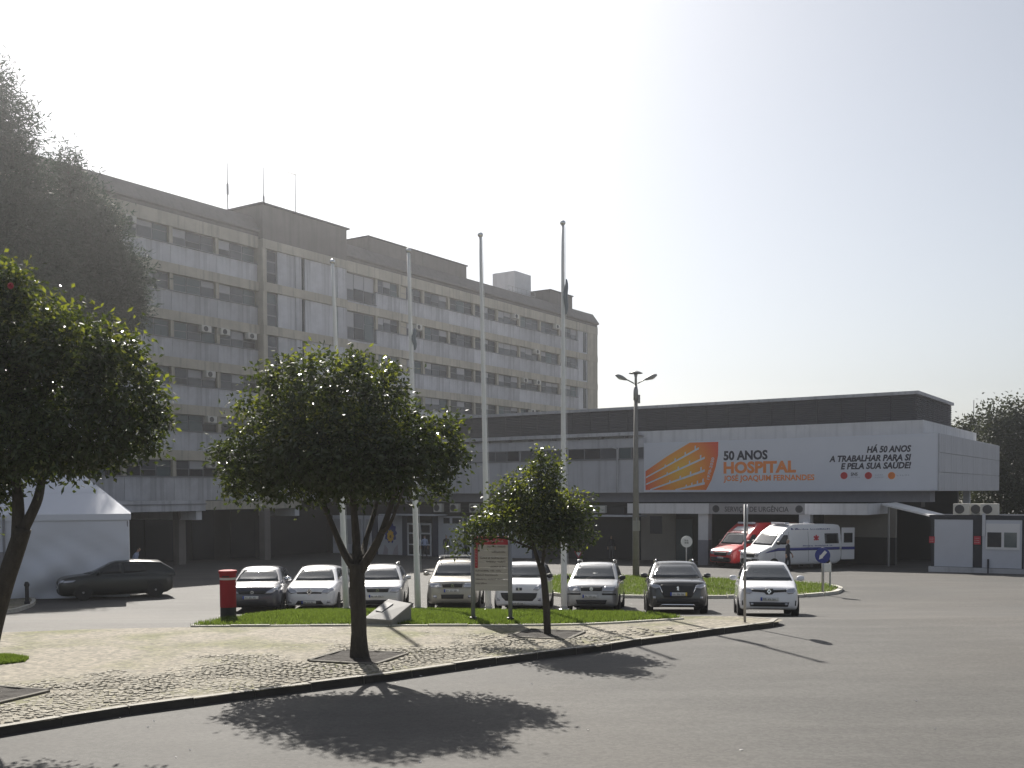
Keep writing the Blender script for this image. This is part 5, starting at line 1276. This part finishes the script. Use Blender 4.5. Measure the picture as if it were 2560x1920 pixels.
# left edge
b = Vector(T3); b.z = gz(b.y)+KH-.06; s_ = 2600/b.y
L3 = [lob(b, s_, *a) for a in ((60, 830, 130, 110, 0), (190, 860, 120, 90, -.3), (0, 960, 150, 140, .3), (150, 980, 150, 120, .5), (280, 960, 110, 95, -.2), (350, 1010, 60, 75, .1), (330, 1080, 80, 60, .3), (200, 1090, 140, 80, -.3), (60, 1110, 140, 80, -.5), (-80, 900, 150, 130, .2), (-60, 1090, 150, 110, 0), (20, 740, 70, 60, .1), (-60, 780, 90, 90, 0), (250, 880, 70, 55, .3), (10, 1160, 110, 45, .2), (170, 1150, 90, 35, .2), (260, 1120, 80, 40, 0), (-200, 1000, 120, 140, 0))]
X3 = [lob(b, s_, *a) for a in ((20, 700, 60, 28), (330, 870, 28, 28), (400, 1050, 20, 30), (380, 1000, 22, 28), (15, 1210, 30, 30), (120, 820, 40, 25), (370, 1100, 30, 20), (-20, 1260, 25, 35))]
tree('camellia_tree', 'glossy leaved tree cut off by the left edge of the view, with a leaning trunk', b,
     [([lpt(b, -45, 1750), lpt(b, -25, 1600), lpt(b, 5, 1480), lpt(b, 35, 1390), lpt(b, 58, 1320)], .15, .12), ([lpt(b, 50, 1340), lpt(b, 90, 1260), lpt(b, 105, 1200), lpt(b, 125, 1100)], .09, .04), ([lpt(b, 45, 1350), lpt(b, 45, 1250), lpt(b, 35, 1180), lpt(b, 20, 1060)], .10, .04), ([lpt(b, 0, 1480), lpt(b, -60, 1350, .3), lpt(b, -100, 1200, .4)], .08, .03), ([lpt(b, 105, 1200), lpt(b, 190, 1120), lpt(b, 280, 1040)], .04, .015)],
     L3, 31000, .056, .105, 33, group=TG, loose=X3)
# red camellia flower near the top left
mb = MB(); fl_ = Vector(lpt(b, 28, 715, -.75))
for k in range(9):
    a_ = k*.7; mb.tube([fl_, fl_+Vector((math.cos(a_)*.035, -.03, math.sin(a_)*.035))], [.01, .02], 5)
o = mb.build('red_flower', mat('flower_red', (.35, .02, .03), .6), None); o.location = b; tag(o, 'single red flower high in the left edge tree', 'flower')

# pines behind on the left
def pine(px, py, Y, lobes, n, seed, label, trunk):
    bb = at(px, py, Y); bb.z = gz(Y); s_ = 2600/Y
    lb_ = [lob(bb, s_, *a) for a in lobes]
    t = empty('pine_tree', bb, 0, label, 'tree', 'tall pines beside the tower'); mb = MB()
    for pts, r0, r1 in trunk: branch(mb, [lpt(bb, *p) for p in pts], r0, r1)
    mb.build('trunk', bark, t, smooth=True)
    cr = leaves(lb_, n*2.4, .07, .40, seed, 0, .3, .05); cr.m = [0]*len(cr.f); cr.build('crown', leaf_p, t)
pine(-60, 1480, 56, ((-120, 330, 150, 190, 0), (-20, 260, 60, 110, .5), (40, 330, 50, 80, -.5), (20, 450, 100, 110, 0), (90, 480, 45, 60, .5), (60, 560, 100, 110, -1), (-60, 600, 140, 160, 1), (80, 680, 90, 90, 0), (10, 760, 130, 120, -1), (120, 560, 50, 70, 1), (135, 660, 40, 70, 0), (-120, 800, 140, 160, 1), (60, 880, 110, 90, 0)), 34000, 41, 'tallest dark pine at the left edge of the view behind the marquee', [([(-60, 1560), (-60, 1200), (-50, 700), (-40, 250)], .45, .08)])
pine(215, 1470, 60, ((165, 430, 30, 55, 0), (200, 520, 55, 75, .5), (250, 590, 60, 80, -.5), (190, 640, 80, 110, 0), (280, 680, 60, 70, .5), (320, 700, 45, 60, -.5), (230, 760, 110, 90, 0), (300, 770, 60, 50, 0), (160, 800, 90, 90, .5), (210, 860, 100, 70, 0)), 26000, 42, 'shorter dark pine overlapping the left end of the tower', [([(215, 1560), (215, 1200), (210, 800), (170, 420)], .35, .06)])

# dark trees at the right edge
def bush(px, py, Y, lobes, n, seed, label, ll=.34):
    bb = at(px, py, Y); bb.z = gz(Y); s_ = 2600/Y; lb_ = [lob(bb, s_, *a) for a in lobes]
    tree('broadleaf_tree', label, bb, [([(0, 0, -.1), (.1, 0, 2), lb_[0][:3]], .25, .08)]+[([(.05, 0, 1.5), (l[0]*.5, l[1]*.5, l[2]*.6), l[:3]], .10, .02) for l in lb_[1:5]], lb_, n, ll*.5, ll, seed, [leaf_d, leaf_d], 0, group='dark trees beyond the emergency wing', hollow=.3)
bush(2500, 1440, 82, ((2490, 1120, 60, 80, 0), (2530, 1080, 60, 70, 1), (2580, 1100, 70, 90, 0), (2500, 1060, 40, 45, 0), (2545, 1030, 35, 35, 0), (2480, 1030, 25, 25, 0), (2540, 1190, 90, 90, 0), (2500, 1240, 80, 60, 0), (2600, 1220, 90, 90, 0)), 16000, 51, 'large dark broadleaf tree at the right edge behind the cabin')
bush(2425, 1440, 88, ((2425, 1100, 32, 40, 0), (2400, 1070, 20, 18, 0), (2428, 1052, 14, 20, 0), (2445, 1075, 18, 18, 0), (2430, 1180, 60, 80, 0), (2470, 1150, 40, 60, 0)), 7000, 52, 'smaller dark tree with a pointed top beside the end of the louvred wing')
b = at(2430, 1440, 110); b.z = gz(110); t = empty('antenna', b, 0, 'thin mast rising above the right hand trees', 'antenna'); mb = MB(); mb.tube([(0, 0, 0), (0, 0, at(2430, 1000, 110).z-b.z)], [.1, .04], 6); mb.build('mast', metal_m, t)

# ================================================================== PEOPLE
skin_m = mat('skin', (.42, .26, .19), .6); hair_m = mat('hair_dark', (.03, .022, .018), .7)
def person(loc, rz, label, top, legs, h=1.7, stride=.12, arm=.1, bend=0., hair=hair_m):
    t = tag(empty('person', loc, rz), label, 'person', 'people near the entrances')
    k = h/1.7; V_ = []; E = []; RR = []
    def ad(p, r, par=None):
        V_.append(Vector(p)*k); RR.append(r*k)
        if par is not None: E.append((par, len(V_)-1))
        return len(V_)-1
    pel = ad((0, 0, .92), .15); ab = ad((0, -bend*.1, 1.08), .135, pel); ch = ad((0, -bend*.3, 1.28), .15, ab); nk = ad((0, -bend*.45, 1.44), .06, ch)
    hd0 = ad((0, -bend*.5-.01, 1.53), .075, nk); hd1 = ad((0, -bend*.55-.02, 1.61), .092, hd0); ad((0, -bend*.55, 1.675), .06, hd1)
    ad((0, -bend*.55-.115, 1.575), .018, hd1)                                # nose
    for sg in (1, -1):
        hp = ad((sg*.095, 0, .86), .098, pel); kn = ad((sg*.105, -sg*stride*.5-.02, .48), .065, hp); an = ad((sg*.105, sg*stride*-.9+.03, .09), .045, kn); ad((sg*.12, sg*stride*-.9-.13, .035), .04, an)
        sh = ad((sg*.18, -bend*.35, 1.37), .065, ch); el = ad((sg*.24, -bend*.3+sg*arm*.3, 1.10), .045, sh); wr_ = ad((sg*.235, -bend*.3-.08-sg*arm, .87), .033, el); pm_ = ad((sg*.235, -bend*.3-.10-sg*arm, .79), .034, wr_)
        for q in range(4): ad((sg*.235, -bend*.3-.13-sg*arm+.022*q, .69+.008*abs(q-1)), .010, pm_)
        ad((sg*.215, -bend*.3-.16-sg*arm, .77), .011, pm_)
    me = bpy.data.meshes.new('body'); me.from_pydata([tuple(v) for v in V_], E, []); o = link('body', me, t)
    md = o.modifiers.new('skin', 'SKIN'); md.use_smooth_shade = True
    for i, r in enumerate(RR): me.skin_vertices[0].data[i].radius = (r, r*.85)
    me.skin_vertices[0].data[0].use_root = True
    o.modifiers.new('sub', 'SUBSURF').levels = 1
    bpy.context.view_layer.update(); dg = bpy.context.evaluated_depsgraph_get()
    nm = bpy.data.meshes.new_from_object(o.evaluated_get(dg)); o.modifiers.clear(); o.data = nm; nm.name = 'body'
    nm.materials.clear()
    for m in (skin_m, top, legs, blackp, hair): nm.materials.append(m)
    for p in nm.polygons:
        c = p.center/k; p.use_smooth = True
        if c.z < .1: i = 3
        elif abs(c.x) > .17 and c.z < .92: i = 0
        elif c.z < .95: i = 2
        elif c.z < 1.46: i = 1
        else: i = 0
        if c.z > 1.60 and (c.y > -bend*.55-.05 or c.z > 1.67): i = 4
        p.material_index = i
    return t
cw = mat('cloth_white', (.6, .6, .6), .9); cbk = mat('cloth_dark', (.02, .022, .035), .9); cbl = mat('cloth_pale_blue', (.35, .40, .55), .9); cgr = mat('cloth_grey', (.12, .12, .13), .9)
def spot(px, Y): a = at(px, 1400, Y); return (a.x, Y, gz(Y))
person(spot(1046, 76), R(160), 'person in white top by the glazed double door', cw, cbk)
person(spot(1062, 75), R(200), 'person in pale blue top walking at the glazed double door', cbl, cbk, 1.75, .2)
person(spot(1116, 78), R(20), 'person in dark clothes in front of the white shopfront panels', cbk, cgr)
person(spot(1969, 55.6), R(60), 'person in dark clothes standing at the door of the white ambulance', cbk, cbk, 1.74)
person(spot(333, 50), R(90), 'person in pale blue shirt bending beside the marquee', cbl, cbk, 1.65, .1, .15, .5)
person(spot(1528, 72), R(10), 'person in dark clothes with grey trousers in the shade left of the lamp post', cbk, cgr)
